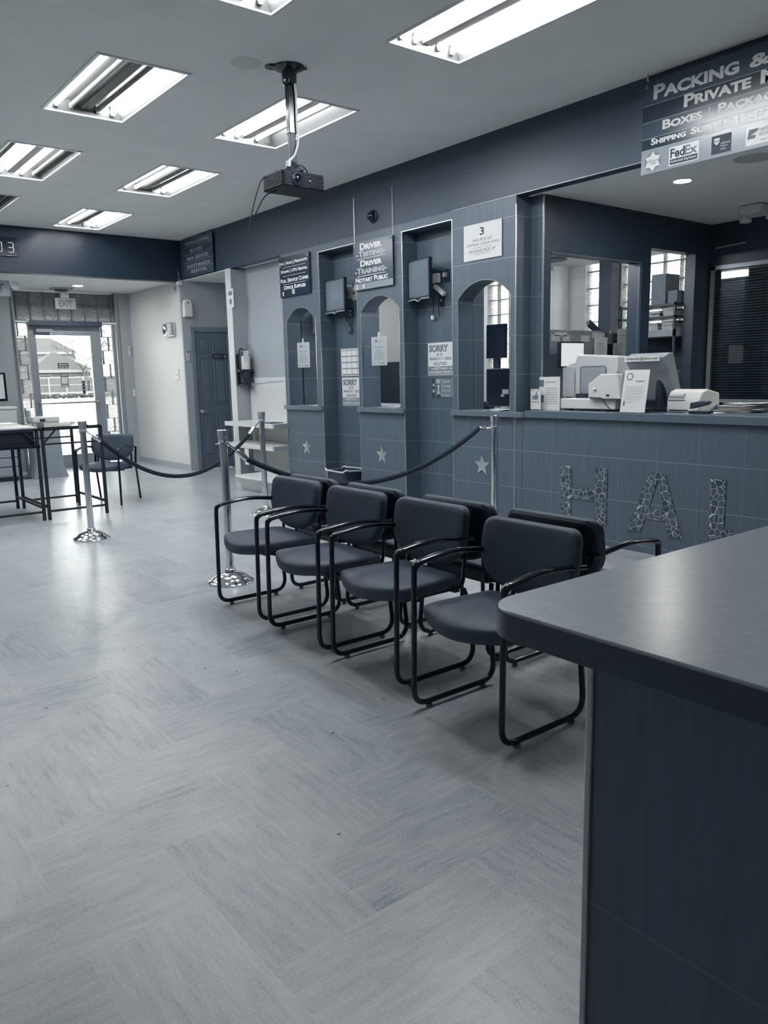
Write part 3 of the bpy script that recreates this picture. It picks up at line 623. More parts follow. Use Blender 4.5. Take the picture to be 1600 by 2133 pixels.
rz = Matrix.Translation((.0, 0, -.71)) @ Matrix.Rotation(math.radians(2), 4, 'Z')
bd = MB().prism(rrect(-.16, .16, -.125, .125, .02), .098, mx=rz @ Matrix.Translation((0, 0, -.045)))
link('body', bd, 'proj', t, bevel=.006)
for a_ in ((-.15, -.10, -.1275, -.1245), (-.01, .15, -.1275, -.1245), (-.1625, -.1595, -.11, .11), (.1595, .1625, -.11, .11)):
    gr = MB()
    for i in range(7): gr.box(*a_, -.034+.012*i, -.029+.012*i, mx=rz)
    link('vent_grille', gr, 'blackm', t)
ln = rz @ Matrix.Translation((-.055, -.125, .005)) @ Matrix.Rotation(PI/2, 4, 'X')
link('lens_ring', MB().lathe([(.042, -.002), (.042, .006), (.03, .014), (.028, .004), (.0, .002)], 24, mx=ln), 'darkgrey', t); link('lens', MB().lathe([(.026, .004), (.02, .010), (.008, .013), (0, .013)], 20, mx=ln), 'black', t)
link('badge', MB().box(.035, .05, -.1285, -.125, .0, .008, mx=rz), 'grey', t)
link('hanging_cable', MB().tube(smooth_path([(-.15, .06, -.665), (-.19, .08, -.69), (-.235, .09, -.80), (-.30, .10, -1.02), (-.315, .10, -1.06), (-.27, .09, -.96), (-.19, .06, -.80), (-.11, .02, -.752)]), .0042, 6).tube(smooth_path([(-.08, 0, -.66), (-.06, -.03, -.635), (-.02, -.05, -.61), (.02, -.06, -.60), (.07, -.05, -.62), (.085, -.04, -.652)]), .004, 6), 'blackm', t)
solo('ceiling_stain', MB().lathe([(.10, 0), (.09, -.003), (.0, -.004)], 24, mx=Matrix.Translation((2.67, 4.72, ZC))), 'stain', 'faint round patch on the ceiling left of the projector mount', 'patch')

# ================================================================ SIGNS AND THINGS ON THE WALLS
# big hanging sign
SGX = 4.96
t = panel('hanging_sign', 'large glossy shop sign hanging over the counter with four dark bands of lettering', 'sign', (SGX, 3.40, 3.231), FX, 1.9, .589, .008, 'signdark', bevel=.001)
bands = MB(); rect(bands, 0, 1.9, -.152, 0, .0008); rect(bands, 0, 1.9, -.362, -.258, .0008); link('dark_band', bands, 'signmid', t)
lb = MB(); rect(lb, 0, 1.9, -.589, -.434, .0008); link('pale_band', lb, 'signlight', t)
ru = MB()
for y in (-.152, -.258, -.362, -.434): rect(ru, 0, 1.9, y-.003, y, .0012)
link('rule', ru, 'letter2', t)
tx = MB()
BG = dict(bold=.035, caps=True, z=.002)
text(tx, 'Packing', .08, .672, -.127, -.035, **BG); text(tx, '& Shipping', .735, 1.55, -.124, -.05, **BG)
text(tx, 'Private', .307, .752, -.232, -.155, **BG); text(tx, 'Mailboxes', .81, 1.5, -.232, -.155, **BG)
text(tx, 'Boxes', .155, .44, -.329, -.270, **BG); rect(tx, .486, .492, -.338, -.27, .002); text(tx, 'Packaging', .545, 1.05, -.329, -.270, **BG)
text(tx, 'Shipping', .072, .33, -.410, -.368, **BG); text(tx, 'Supplies', .365, .652, -.410, -.368, **BG); rect(tx, .682, .687, -.418, -.368, .002); text(tx, 'Key Copies', .72, 1.12, -.411, -.370, **BG)
link('lettering', tx, 'letter', t)
l1, d1 = MB(), MB(); badge(l1, d1, .09, -.515, .062); link('star_badge', l1, 'letter', t); link('badge_ground', d1, 'midink', t)
c1, c2, c3 = MB(), MB(), MB(); rect(c1, .212, .426, -.572, -.456, .0015); rect(c1, .737, .96, -.567, -.455, .0015); rect(c2, .22, .418, -.566, -.532, .002); text(c2, 'Fed', .222, .325, -.525, -.466, .03, z=.002); ce = MB(); text(ce, 'Ex', .325, .415, -.525, -.466, .03, z=.002); link('pale_carrier_mark', ce, 'midink', t)
text(c1, 'Authorized ShipCenter', .226, .412, -.56, -.538, .01, z=.003)
text(c3, 'UNITED STATES', .82, .95, -.50, -.478, .01, z=.002); text(c3, 'POSTAL SERVICE', .82, .95, -.525, -.505, .01, z=.002); flat(c3, [(.745, -.53), (.755, -.475), (.815, -.475), (.81, -.49), (.765, -.51), (.80, -.51), (.795, -.53)], .002); text(c3, 'Approved Shipper', .83, .95, -.555, -.541, .0, z=.002)
rect(c2, .512, .643, -.568, -.458, .0015); flat(c1, [(.53, -.475), (.565, -.475), (.565, -.50), (.5475, -.515), (.53, -.50)], .002); text(c2, 'ups', .533, .562, -.503, -.484, .02, z=.0025); text(c1, 'Authorized', .575, .635, -.515, -.503, .0, z=.002); text(c1, 'Shipping', .575, .62, -.532, -.52, .0, z=.002); text(c1, 'Outlet', .575, .61, -.549, -.537, .0, z=.002)
link('carrier_plate', c1, 'letter', t); link('carrier_mark', c2, 'ink', t); link('pale_carrier_mark', c3, 'midink', t)
for x in (.035, 1.2): link('hanging_hook', MB().tube([(x, .0, -.004), (x, .02, .006), (x+.003, .045, .012)], .007, 8).tube([(x-.01+.01*math.cos(i), -.03+.012*math.sin(i), .004) for i in range(7)], .002, 6), 'steel', t)
# sign 1
t = panel('hanging_sign', 'dark sign above the first arched window listing fax, stamps, copies and office supplies', 'sign', (4.975, 8.245, 2.70), FX, .635, .445, .008, 'signdark', bevel=.001)
tx = MB()
for s_, x0, x1, y0, y1 in (('Fax | Scan | Printouts', .01, .60, -.098, -.055), ('Stamps | CPU Rental', .03, .60, -.190, -.145), ('Full Service Copies', .02, .61, -.287, -.242), ('Office Supplies', .08, .55, -.366, -.320)): text(tx, s_, x0, x1, y0, y1, .045, True)
text(tx, '1', .055, .078, -.432, -.385, .03)
for y in (-.118, -.213, -.305): rect(tx, .07, .56, y-.004, y, .001)
link('lettering', tx, 'letter', t); l1, d1 = MB(), MB(); badge(l1, d1, .29, -.40, .036); link('star_badge', l1, 'letter', t); link('badge_ground', d1, 'ink', t)
for x in (.025, .61): link('eyelet', MB().tube([(x+.008*math.cos(i), -.1+.06*(x > .3)+.008*math.sin(i), .003) for i in range(7)], .002, 6), 'steel', t)
# sign 2
t = panel('hanging_sign', 'grey sign above the second arched window about driver testing and training', 'sign', (4.972, 6.778, 2.662), FX, .638, .468, .008, 'signmid', bevel=.001)
pb = MB(); rect(pb, 0, .638, -.468, -.405, .0008); link('pale_band', pb, 'signlight', t)
tx = MB(); ty = MB()
text(tx, 'Driver', .115, .47, -.085, -.018, .042, True); text(ty, '-Testing-', .05, .53, -.152, -.092, .042, True); rect(tx, .06, .52, -.172, -.166, .001)
text(tx, 'Driver', .115, .47, -.245, -.183, .042, True); text(ty, '-Training-', .02, .55, -.318, -.255, .042, True); rect(tx, .06, .52, -.338, -.332, .001)
text(tx, 'Notary Public', .03, .56, -.397, -.346, .042, True); text(tx, '2', .035, .072, -.455, -.415, .03)
link('lettering', tx, 'letter', t); link('pale_lettering', ty, 'letter2', t); l1, d1 = MB(), MB(); badge(l1, d1, .165, -.437, .03); link('star_badge', l1, 'letter', t); link('badge_ground', d1, 'ink', t)
for x in (.02, .615): link('eyelet', MB().tube([(x+.008*math.cos(i), -.03+.008*math.sin(i), .003) for i in range(7)], .002, 6), 'steel', t)
for y, l in ((6.77, 'thin wire from the left upper corner of the driver testing sign'), (6.15, 'thin wire from the right upper corner of the driver testing sign')): solo('hanging_wire', MB().tube([(4.985, y, 2.64), (4.985, y, 3.1)], .0016, 5), 'steel', l, 'wire')
# sign 3
t = panel('notice', 'white notice with the number 3 above the third arched window', 'sign', (4.99, 5.177, 2.583), FX, .448, .296, .004, 'paper')
tx = MB()
for s_, x0, x1, y0, y1, bo in (('3', .195, .245, -.098, -.035, .02), ('FAX PICK UP', .115, .335, -.145, -.122, -.005), ('SHIPPING (DROP-OFFS)', .035, .415, -.185, -.160, -.005), ('(UPS & DROP OFF ONLY)', .11, .335, -.203, -.191, -.01), ('PACKAGE PICK UP', .065, .375, -.236, -.21, -.005), ('(MAILBOX RENTALS)', .12, .32, -.257, -.244, -.01)): text(tx, s_, x0, x1, y0, y1, bo)
link('lettering', tx, 'ink', t)
# sign far over the nook
t = panel('hanging_sign', 'glossy dark sign under the ceiling where the dark beam meets the wall', 'sign', (4.965, 10.78, 3.262), FX, .885, .515, .008, 'signmid', bevel=.001)
tx = MB(); text(tx, 'PACKING & SHIPPING', .06, .8, -.10, -.05, .02); text(tx, 'BOXES', .2, .6, -.20, -.15, .02); text(tx, 'MAIL SERVICES', .1, .75, -.30, -.25, .02); text(tx, 'PRIVATE MAILBOX', .08, .8, -.40, -.355, .02); text(tx, 'RENTAL', .2, .7, -.475, -.43, .02); link('lettering', tx, 'letter2', t)
ru = MB()
for y in (-.12, -.22, -.32, -.41): rect(ru, 0, .885, y-.004, y, .001)
link('rule', ru, 'letter2', t)

# niche monitors
def niche_monitor(label, y0, y1, z0, z1, turn):
    w_, h_ = y1-y0, z1-z0; c = (5.03, (y0+y1)/2, (z0+z1)/2)
    t = thing('monitor', label, 'monitor', c, Matrix.Rotation(turn, 3, 'Z') @ FX)
    link('case', MB().prism(rrect(-w_/2, w_/2, -h_/2, h_/2, .012), .035, mx=Matrix.Translation((0, 0, -.035))), 'blackm', t, bevel=.003)
    link('screen', MB().prism(rrect(-w_/2+.018, w_/2-.018, -h_/2+.022, h_/2-.018, .006), .002), 'screen_dim', t)
    link('lower_trim', MB().tube(smooth_path([(-w_/2, -h_/2-.004, .004), (-.06, -h_/2-.002, .006), (0, -h_/2-.02, .006), (.06, -h_/2-.002, .006), (w_/2, -h_/2-.004, .004)]), .007, 8), 'grey', t)
    link('wall_arm', MB().box(-.12, -.05, -.06, .06, -.13, -.035), 'blackm', t); return t
niche_monitor('wall monitor in the first niche, its screen tilted beside the sign numbered 1', 6.985, 7.45, 2.02, 2.365, math.radians(-9)); niche_monitor('wall monitor in the second niche, beside the sign numbered 2', 5.645, 6.02, 2.035, 2.40, math.radians(-9))
def cords(name, label, pts_list, m='blackm', r=.006):
    b = MB()
    for p in pts_list: b.tube(smooth_path(p), r, 6)
    return solo(name, b, m, label, 'cable')
cords('monitor_cable', 'tangled black cables dangling under the monitor in the first niche', [[(5.17, 7.13, 2.03), (5.165, 7.15, 1.96), (5.17, 7.10, 1.92), (5.17, 7.16, 1.88), (5.17, 7.11, 1.84), (5.17, 7.17, 1.80), (5.17, 7.12, 1.79), (5.17, 7.10, 1.84)], [(5.17, 7.22, 2.0), (5.17, 7.2, 1.93), (5.17, 7.12, 1.88)]])
cords('monitor_cable', 'cables with loose plugs dangling under the monitor in the second niche', [[(5.15, 5.76, 2.06), (5.16, 5.77, 1.97), (5.16, 5.78, 1.88)], [(5.16, 5.69, 2.06), (5.165, 5.70, 1.95), (5.165, 5.69, 1.86)]])
solo('cable_plug', MB().box(5.15, 5.17, 5.768, 5.80, 1.845, 1.885), 'white', 'pale plug at the end of the cable under the second monitor', 'plug', bevel=.004)
def wall_plate(name, label, loc, rot, w_, h_, m='white', t_=.012, extra=None, cat='wall plate'):
    t = panel(name, label, cat, loc, rot, w_, h_, t_, m, bevel=.002, sub='plate')
    if extra:
        for nm, x0, x1, y0, y1, z1, mm in extra: link(nm, MB().box(x0, x1, y0, y1, 0, z1), mm, t)
    return t
wall_plate('junction_box', 'white junction box with a black plug beside the monitor in the first niche', (5.178, 7.235, 2.305), FX, .12, .145, 'cream', extra=[('plug', .01, .06, -.11, -.075, .03, 'blackm')], cat='junction box')
wall_plate('switch_plate', 'pale wall plate next to the junction box at the edge of the first niche', (5.178, 7.10, 2.275), FX, .08, .14, 'cream', extra=[('toggle', .03, .045, -.08, -.05, .012, 'ink')], cat='switch')
wall_plate('power_outlet', 'dark outlet under the junction box in the first niche', (5.178, 7.17, 2.06), FX, .07, .10, 'blackm', extra=[('socket', .02, .05, -.045, -.02, .014, 'grey'), ('socket', .02, .05, -.085, -.06, .014, 'grey')], cat='outlet')
wall_plate('power_outlet', 'outlet filled with two white plugs beside the monitor in the second niche', (5.178, 5.80, 2.285), FX, .13, .11, 'blackm', extra=[('plug', .008, .055, -.105, -.02, .03, 'white'), ('plug', .068, .11, -.105, -.02, .03, 'white')], cat='outlet')
wall_plate('power_outlet', 'black outlet with a plug at the edge of the second niche', (5.178, 5.645, 2.29), FX, .075, .11, 'blackm', extra=[('plug', .015, .05, -.07, -.03, .03, 'grey')], cat='outlet')
solo('power_adapter', MB().box(5.125, 5.165, 5.59, 5.75, 2.09, 2.125, mx=Matrix.Translation((5.145, 5.67, 2.1)) @ Matrix.Rotation(math.radians(34), 4, 'X') @ Matrix.Translation((-5.145, -5.67, -2.1))), 'cream', 'pale slanting power strip under the plugs in the second niche', 'power strip', bevel=.003)
wall_plate('power_outlet', 'small round-eyed dark outlet below the slanting power strip', (5.178, 5.70, 2.045), FX, .05, .09, 'blackm', extra=[('socket', .015, .035, -.04, -.02, .014, 'grey')], cat='outlet')
# dome camera above the second pier
t = thing('dome_camera', 'black dome camera on the dark wall above the driver training sign', 'camera', (5.0, 6.46, 2.875), FX)
link('mount', MB().lathe([(.062, 0), (.064, .012), (.055, .02)], 24), 'blackm', t); link('dome', MB().lathe([(.05, .018), (.048, .035), (.036, .058), (.018, .068), (0, .07)], 24), 'black', t)
# notices in the niches
def sorry(loc, label):
    t = panel('notice', label, 'notice', loc, FX, .44, .305, .003, 'paper'); tx = MB(); dk = MB(); wt = MB()
    text(tx, 'SORRY', .02, .29, -.088, -.018, .06); text(tx, 'AS OF', .12, .215, -.125, -.098, .035); text(tx, 'MARCH 7, 2022', .03, .33, -.168, -.136, .04); text(tx, 'HALLSTARZ', .08, .27, -.212, -.18, .04); rect(dk, .008, .432, -.298, -.222, .0008)
    text(wt, 'CAN', .04, .085, -.252, -.234, .02); text(wt, 'NOT', .095, .17, -.256, -.228, .035); text(wt, 'PRINT ANY', .18, .38, -.252, -.234, .02); text(wt, 'INSURANCE CERTIFICATES', .025, .41, -.288, -.266, .025)
    link('lettering', tx, 'midink', t); link('dark_band', dk, 'midink', t); link('pale_lettering', wt, 'paper', t); return t
sorry((5.184, 7.345, 1.318), 'white notice headed SORRY in the first niche, under the grid of small papers'); sorry((5.184, 5.885, 1.628), 'white notice headed SORRY in the second niche')
t = panel('picture_board', 'framed board of twelve small white papers in the first niche', 'board', (5.18, 7.345, 1.628), FX, .45, .295, .008, 'paper', sub='frame')
bk = MB(); rect(bk, .012, .42, -.285, -.012, .0008); link('backing', bk, 'midink', t)
for i in range(5):
    for j in range(4):
        p = MB(); rect(p, .016+i*.095, min(.016+i*.095+.088, .44), -.075-j*.066, -.02-j*.066, .0016); link('small_paper', p, 'paper', t)
t = panel('poster', 'small dark poster with a star and pale lettering under the notice in the second niche', 'poster', (5.184, 5.83, 1.292), FX, .42, .18, .003, 'midink'); tx = MB(); dk = MB(); rect(dk, 0, .045, -.18, 0, .0006); rect(dk, .06, .12, -.18, -.01, .0006); flat(tx, star2d(.022, -.12, .02, .012, 6), .0012); rect(tx, .01, .035, -.075, -.05, .0012); rect(tx, .065, .115, -.05, -.01, .0012); flat(tx, [(.07, -.06), (.115, -.06), (.105, -.1), (.118, -.15), (.068, -.15), (.08, -.1)], .0012)
for k, s_ in enumerate(('Passport', 'License', 'Photo', 'Documents')): text(tx, s_[0], .135, .153, -.042-k*.043, -.012-k*.043, .04, z=.0012); text(tx, s_[1:], .157, .26, -.042-k*.043, -.022-k*.043, .03, True, z=.0012)
link('lettering', tx, 'letter2', t); link('dark_strip', dk, 'ink', t)

# flyers hanging in the arched windows
def flyer(loc, label):
    t = panel('flyer', label, 'paper', loc, Matrix.Rotation(math.radians(8), 3, 'Z') @ FX, .22, .29, .0015, 'paper2'); tx = MB()
    flat(tx, [(.07+.022*math.cos(i*PI/8), -.045+.012*math.sin(i*PI/8)) for i in range(16)]); text(tx, 'Car Insurance', .10, .185, -.052, -.04, .01); text(tx, 'Plans and Contacts', .045, .185, -.112, -.096, .02)
    for k in range(10): rect(tx, .06 if k < 3 else .04, (.15 if k < 3 else .19)-.01*(k % 3), -.13-k*.0115, -.127-k*.0115)
    rect(tx, .03, .05, -.275, -.262); rect(tx, .08, .12, -.27, -.264); rect(tx, .13, .19, -.274, -.262); link('printing', tx, 'midink', t)
    link('suction_hook', MB().box(.10, .125, -.015, .045, .001, .006), 'white', t, bevel=.002); return t
flyer((5.10, 8.125, 1.735), 'printed flyer hanging in the first arched window'); flyer((5.075, 6.645, 1.725), 'printed flyer hanging in the second arched window')
for k, (x, y, l) in enumerate(((5.08, 7.67, 'few papers lying on the ledge of the first arched window'), (5.10, 6.28, 'few papers lying on the ledge of the second arched window'), (5.08, 4.85, 'few papers lying on the ledge of the third arched window'))):
    b = MB()
    for q in range(3): b.box(x-.09, x+.09, y-.10-.012*q, y+.10-.02*q, 1.0075+.004*q, 1.0105+.004*q, mx=Matrix.Translation((x, y, 0)) @ Matrix.Rotation(.1*q, 4, 'Z') @ Matrix.Translation((-x, -y, 0)))
    solo('paper_stack', b, 'paper2', l, 'papers')

# stars and mosaic letters
for y, l in ((7.835, 'metal star on the tiles under the first arched window'), (6.405, 'metal star on the tiles under the second arched window'), (4.965, 'metal star on the tiles under the third arched window')):
    t_ = thing('wall_star', l, 'star', (4.999, y, .525), FX, 'metal stars on the piers'); p = star2d(0, 0, .098, .04); b = MB()
    b.add([(x, y_, .004) for x, y_ in p]+[(0, 0, .014)], [(i, (i+1) % 10, 10) for i in range(10)]); b.prism(p, .004); link('plate', b, 'star', t_)
def letter(ch, polys, label):
    t_ = None; b = MB()
    for p in polys: b.prism(p, .006)
    y0 = max(q[0] for p in polys for q in p); b2 = MB(); R_ = FX.to_4x4()
    tmp = [R_ @ Vector(v) for v in b.v]; b.v = [(4.9995+v.x, v.y, v.z) for v in tmp]
    return tag(link('mosaic_letter', b, 'mosaic', None, base_of(b)), label, 'letter', 'mosaic letters on the counter front')
letter('H', [[(-4.08, .165), (-3.975, .165), (-3.975, .592), (-4.08, .592)], [(-3.975, .335), (-3.745, .335), (-3.745, .44), (-3.975, .44)], [(-3.745, .16), (-3.637, .16), (-3.637, .595), (-3.745, .595)]], 'mosaic letter H of broken dark tiles on the counter front')
letter('A', [[(-3.447, .152), (-3.335, .152), (-3.205, .55), (-3.26, .60), (-3.277, .60)], [(-3.26, .60), (-3.205, .55), (-3.105, .152), (-2.995, .152), (-3.15, .60)], [(-3.30, .26), (-3.13, .26), (-3.155, .34), (-3.272, .34)]], 'mosaic letter A of broken dark tiles on the counter front')
letter('L', [[(-2.803, .16), (-2.695, .16), (-2.695, .598), (-2.803, .598)], [(-2.695, .16), (-2.51, .16), (-2.51, .262), (-2.695, .262)]], 'mosaic letter L of broken dark tiles beside the desk edge')

# waste bin in the first niche
t = thing('waste_bin', 'dark waste bin lined with a white bag standing in the first niche', 'bin', (4.99, 7.08, 0)); 
def taper(x0, y0, x1, y1, z0, z1, r=.04):
    a, b_ = rrect(-x0, x0, -y0, y0, r), rrect(-x1, x1, -y1, y1, r); n = len(a); q = MB()
    q.add([(x, y, z0) for x, y in a]+[(x, y, z1) for x, y in b_], [(i, (i+1) % n, n+(i+1) % n, n+i) for i in range(n)]+[tuple(range(n-1, -1, -1))], 0, True); return q
link('bin', taper(.10, .13, .13, .19, 0, .325), 'darkgrey', t); rm = rrect(-.135, .135, -.195, .195, .045); 
link('bag_rim', MB().tube([(x, y, .322+.012*math.sin(k*.9)) for k, (x, y) in enumerate(rm+rm[:1])], .009, 8).box(-.137, -.128, .14, .146, .06, .31), 'white', t)
# white storage bench in front of the pegboard, pegboard, shelves
t = thing('display_plinth', 'white low display plinth with a lid in front of the pegboard shelves', 'display base', (4.70, 8.1, 0))
b = MB(); a = [(-.15, .52), (-.15, -.38), (.26, -.38), (.26, .52)]; q = [(-.25, .46), (-.25, -.44), (.26, -.44), (.26, .46)]
b.add([(x, y, 0) for x, y in a]+[(x, y, .165) for x, y in q], [(0, 1, 5, 4), (1, 2, 6, 5), (2, 3, 7, 6), (3, 0, 4, 7), (4, 5, 6, 7)]); link('body', b, 'white', t); link('lid', MB().box(-.275, .265, -.46, .48, .165, .19), 'pan', t, bevel=.005)
t = thing('pegboard', 'white perforated board filling the lower alcove behind the shelves', 'pegboard', (5.2, 8.85, .1)); b = MB().box(-.012, 0, -.59, .62, 0, 1.24)
link('board', MB().box(-.014, -.002, -.59, .62, 0, 1.24), 'peg', t); hl = MB()
for i in range(40):
    for j in range(34): hl.box(-.0155, -.0138, -.57+i*.030-.0022, -.57+i*.030+.0022, .06+j*.0345-.0022, .06+j*.0345+.0022)
link('peg_holes', hl, 'midink', t)['kind'] = 'stuff'
for z, y0, y1, l in ((.765, 8.24, 9.47, 'upper white shelf fixed to the pegboard'), (.495, 8.26, 9.47, 'lower white shelf fixed to the pegboard')):
    t_ = thing('display_shelf', l, 'shelf', (5.0, 8.85, z), None, 'pegboard shelves'); link('board', MB().box(-.20, .185, y0-8.85, y1-8.85, 0, .022), 'pan', t_, bevel=.003); link('front_lip', MB().box(-.215, -.2, y0-8.85, y1-8.85, -.03, .026), 'white', t_); link('end_lip', MB().box(-.20, .18, y0-8.87, y0-8.85, -.028, .024), 'grey', t_)
solo('pamphlet', MB().box(4.84, 5.02, 8.38, 8.62, .788, .796), 'darkgrey', 'dark pamphlet lying on the upper pegboard shelf', 'pamphlet'); solo('pamphlet', MB().box(4.86, 5.02, 8.75, 8.98, .518, .524), 'paper2', 'pale pamphlet lying on the lower pegboard shelf', 'pamphlet')
solo('display_hook', MB().tube([(5.185, 9.0, 1.27), (4.98, 9.06, 1.265), (4.98, 9.0, 1.245), (4.98, 8.62, 1.28), (5.185, 8.62, 1.29)], .005, 6), 'grey', 'wire display hook sticking out of the pegboard near its top', 'hook')
solo('price_card', MB().box(4.775, 4.782, 8.85, 8.95, .26, .46), 'paper', 'white card hanging under the lower pegboard shelf', 'card')
# fire extinguisher on the partition end
t = thing('fire_extinguisher', 'fire extinguisher in a black bracket beside the panel door', 'fire extinguisher', (5.09, 9.40, 1.25))
link('cylinder', MB().lathe([(.06, .02), (.066, .03), (.066, .36), (.055, .40), (.03, .425), (.022, .43), (.022, .46)], 24), 'darkgrey', t)
link('label', MB().add([(.0668*math.cos(a), .0668*math.sin(a), z) for z in (.20, .37) for a in [PI+.3+i*.22 for i in range(11)]], [(i, i+1, 12+i, 11+i) for i in range(10)], 0, True), 'paper', t); link('inspection_tag', MB().box(-.055, .02, -.072, -.069, .30, .44), 'paper', t)
link('valve', MB().lathe([(.025, .455), (.025, .48), (.015, .49)], 14).box(-.02, .085, -.012, .012, .485, .497).tube([(-.01, 0, .475), (.06, 0, .50), (.10, 0, .53)], .007, 6), 'steel', t, bevel=.002)
link('hose', MB().tube(smooth_path([(-.02, 0, .47), (-.075, 0, .45), (-.09, -.01, .36), (-.088, -.02, .22), (-.08, -.02, .10)]), .010, 8), 'blackm', t)
link('bracket', MB().box(-.08, .08, .066, .098, .0, .40).box(-.075, .075, -.07, .08, -.004, .012).box(-.085, .085, -.075, .08, .17, .20).box(-.07, .07, -.072, -.06, .0, .10), 'blackm', t)
# small things of the entrance
t = panel('notice', 'small paper notice taped to the white partition edge beside the panel door', 'notice', (4.992, 9.60, 2.48), FX, .16, .235, .002, 'paper'); tx = MB(); rect(tx, .03, .13, -.08, -.03); flat(tx, star2d(.08, -.16, .05, .028, 6)); link('printing', tx, 'midink', t)
t = thing('air_freshener', 'white air freshener dispenser on the corner above the panel door', 'dispenser', (5.02, 10.945, 2.22), FY); b = MB(); b.pillow([(-.062, 0), (.062, 0), (.062, .17), (.045, .235), (.0, .25), (-.045, .235), (-.062, .17)], .08, lambda x, y, z: (x, y, .04+z)); link('case', b, 'white', t); link('nozzle', MB().lathe([(.01, 0), (.01, .006)], 10, mx=Matrix.Translation((.0, .20, .08))), 'ink', t)
wall_plate('keypad', 'pale keypad on the wall beside the panel door', (4.975, 10.928, 1.76), FY, .05, .155, 'cream', extra=[('display', .006, .044, -.045, -.01, .003, 'midink')], t_=.02, cat='keypad')
wall_plate('light_switch', 'white light switch on the brightly lit entrance wall', (4.938, 11.29, 1.49), FX, .12, .155, 'white', extra=[('toggle', .052, .066, -.09, -.065, .01, 'cream')], cat='switch')
wall_plate('label_plate', 'small label high on the entrance wall under the low ceiling', (4.94, 11.15, 2.70), FX, .11, .13, 'cream', extra=[('lettering', .03, .08, -.09, -.04, .001, 'midink')], cat='label')
t = thing('alarm_horn', 'chrome and white alarm horn high on the entrance wall', 'alarm', (4.948, 11.39, 2.07), FX); link('backplate', MB().prism(rrect(-.13, .20, -.10, .10, .02), .03), 'steel', t, bevel=.004); link('horn', MB().lathe([(.09, .03), (.085, .06), (.05, .065), (.02, .05), (0, .05)], 24, mx=Matrix.Translation((-.06, 0, 0))), 'chrome', t); link('strobe', MB().box(.07, .14, -.085, .085, .03, .075), 'white', t, bevel=.008)
wall_plate('alarm_box', 'pale alarm box on the strip of wall beside the entrance door', (4.865, 12.92, 1.90), FY, .085, .16, 'cream', t_=.05, extra=[('cover', .045, .08, -.15, -.01, .004, 'grey')], cat='alarm box'); wall_plate('light_switch', 'white switch low in the corner beside the entrance door', (4.895, 12.918, 1.21), FY, .045, .13, 'white', cat='switch')
t = thing('sensor', 'white sensor with a thin cable at the end of the dark beam', 'sensor', (4.935, 10.94, 2.66)); link('case', MB().box(-.035, .035, -.03, .025, 0, .055), 'white', t, bevel=.008); link('cable', MB().tube(smooth_path([(0, .015, .05), (.01, .015, .12), (0, .02, .2)]), .006, 6), 'grey', t)
def exit_sign(label, loc, w_, h_, heads):
    t = panel('exit_sign', label, 'exit sign', loc, FY, w_, h_, .05, 'grey', bevel=.004); tx = MB(); text(tx, 'EXIT', w_*.17, w_*.83, -h_*.8, -h_*.2, .03); link('lettering', tx, 'rubber', t); link('ceiling_bracket', MB().box(w_*.3, w_*.7, 0, .09, -.045, -.01), 'white', t)
    if heads:
        for s in (-1, 1): link('lamp_head', MB().lathe([(.03, 0), (.05, .02), (.055, .05), (0, .05)], 16, mx=Matrix.Translation((w_/2+s*(w_/2+.06), -.06, -.02))), 'cream', t)
    return t
exit_sign('exit sign hanging in front of the glass blocks over the entrance door', (3.785, 12.93, 2.622), .315, .17, False); exit_sign('exit sign with lamp heads cut by the left picture edge', (2.36, 11.3, 2.65), .40, .20, True)
def downlight(label, x, y, z, lit=True, r=.085):
    t = thing('downlight', label, 'ceiling light', (x, y, z)); link('ring', MB().lathe([(r, 0), (r, -.006), (r*.86, -.008), (r*.84, 0)], 28), 'white', t); link('lamp', MB().lathe([(r*.82, -.003), (r*.6, -.005), (0, -.006)], 24), 'downlamp' if lit else 'cream', t)
    return t
downlight('glowing round downlight over the entrance', 3.90, 12.15, ZL-.01); downlight('glowing round downlight over the service counter', 5.745, 3.57, ZL+.005, True, .075)
for x, y in ((5.745, 2.1), (6.95, 2.1)): downlight('added fill downlight over the counter beyond the edge of the picture', x, y, ZL+.005, True, .075)['group'] = 'added fill downlights beyond the edge of the picture'  # out of view, added to brighten the counter
t = thing('ceiling_speaker', 'round ceiling vent in front of the entrance downlight', 'vent', (3.80, 12.62, ZL-.01)); link('ring', MB().lathe([(.17, 0), (.165, -.01), (.12, -.018)], 28), 'grey_wall', t); link('core', MB().lathe([(.11, -.016), (.08, -.045), (0, -.05)], 24), 'darkgrey', t)
t = thing('ceiling_speaker', 'faint round speaker grille in the counter ceiling below the hanging sign', 'speaker', (5.57, 2.93, ZL+.005)); link('grille', MB().lathe([(.13, 0), (.125, -.006), (0, -.009)], 28), 'cream', t)
t = thing('emergency_light', 'pale emergency lamp unit on the ceiling behind the counter', 'emergency light', (7.2, 3.72, ZL)); link('case', MB().box(-.14, .14, -.10, .10, -.07, .0), 'white', t, bevel=.012)
for s in (-1, 1): link('lamp_head', MB().lathe([(.03, -.05), (.05, -.09), (.05, -.12), (0, -.12)], 16, mx=Matrix.Translation((.02, s*.12, 0)) ), 'white', t)
solo('ceiling_vent', MB().lathe([(.22, 0), (.21, -.012), (.15, -.02), (.1, -.012), (0, -.03)], 28, mx=Matrix.Translation((6.97, 5.93, 2.539))), 'darkgrey', 'dark round vent in the back office ceiling', 'vent')
t = thing('office_fill_light', 'added fill light of the back office, out of sight behind the counter partition', 'ceiling light', (5.75, 5.5, 2.539)); link('tray', MB().box(-.3, .3, -.6, .6, -.05, .0), 'pan', t)  # hidden lamp, added to brighten the back office
for x in (-.18, .18): link('tube', MB().tube([(x, -.56, -.075), (x, .56, -.075)], .018, 12), 'tube_on', t)
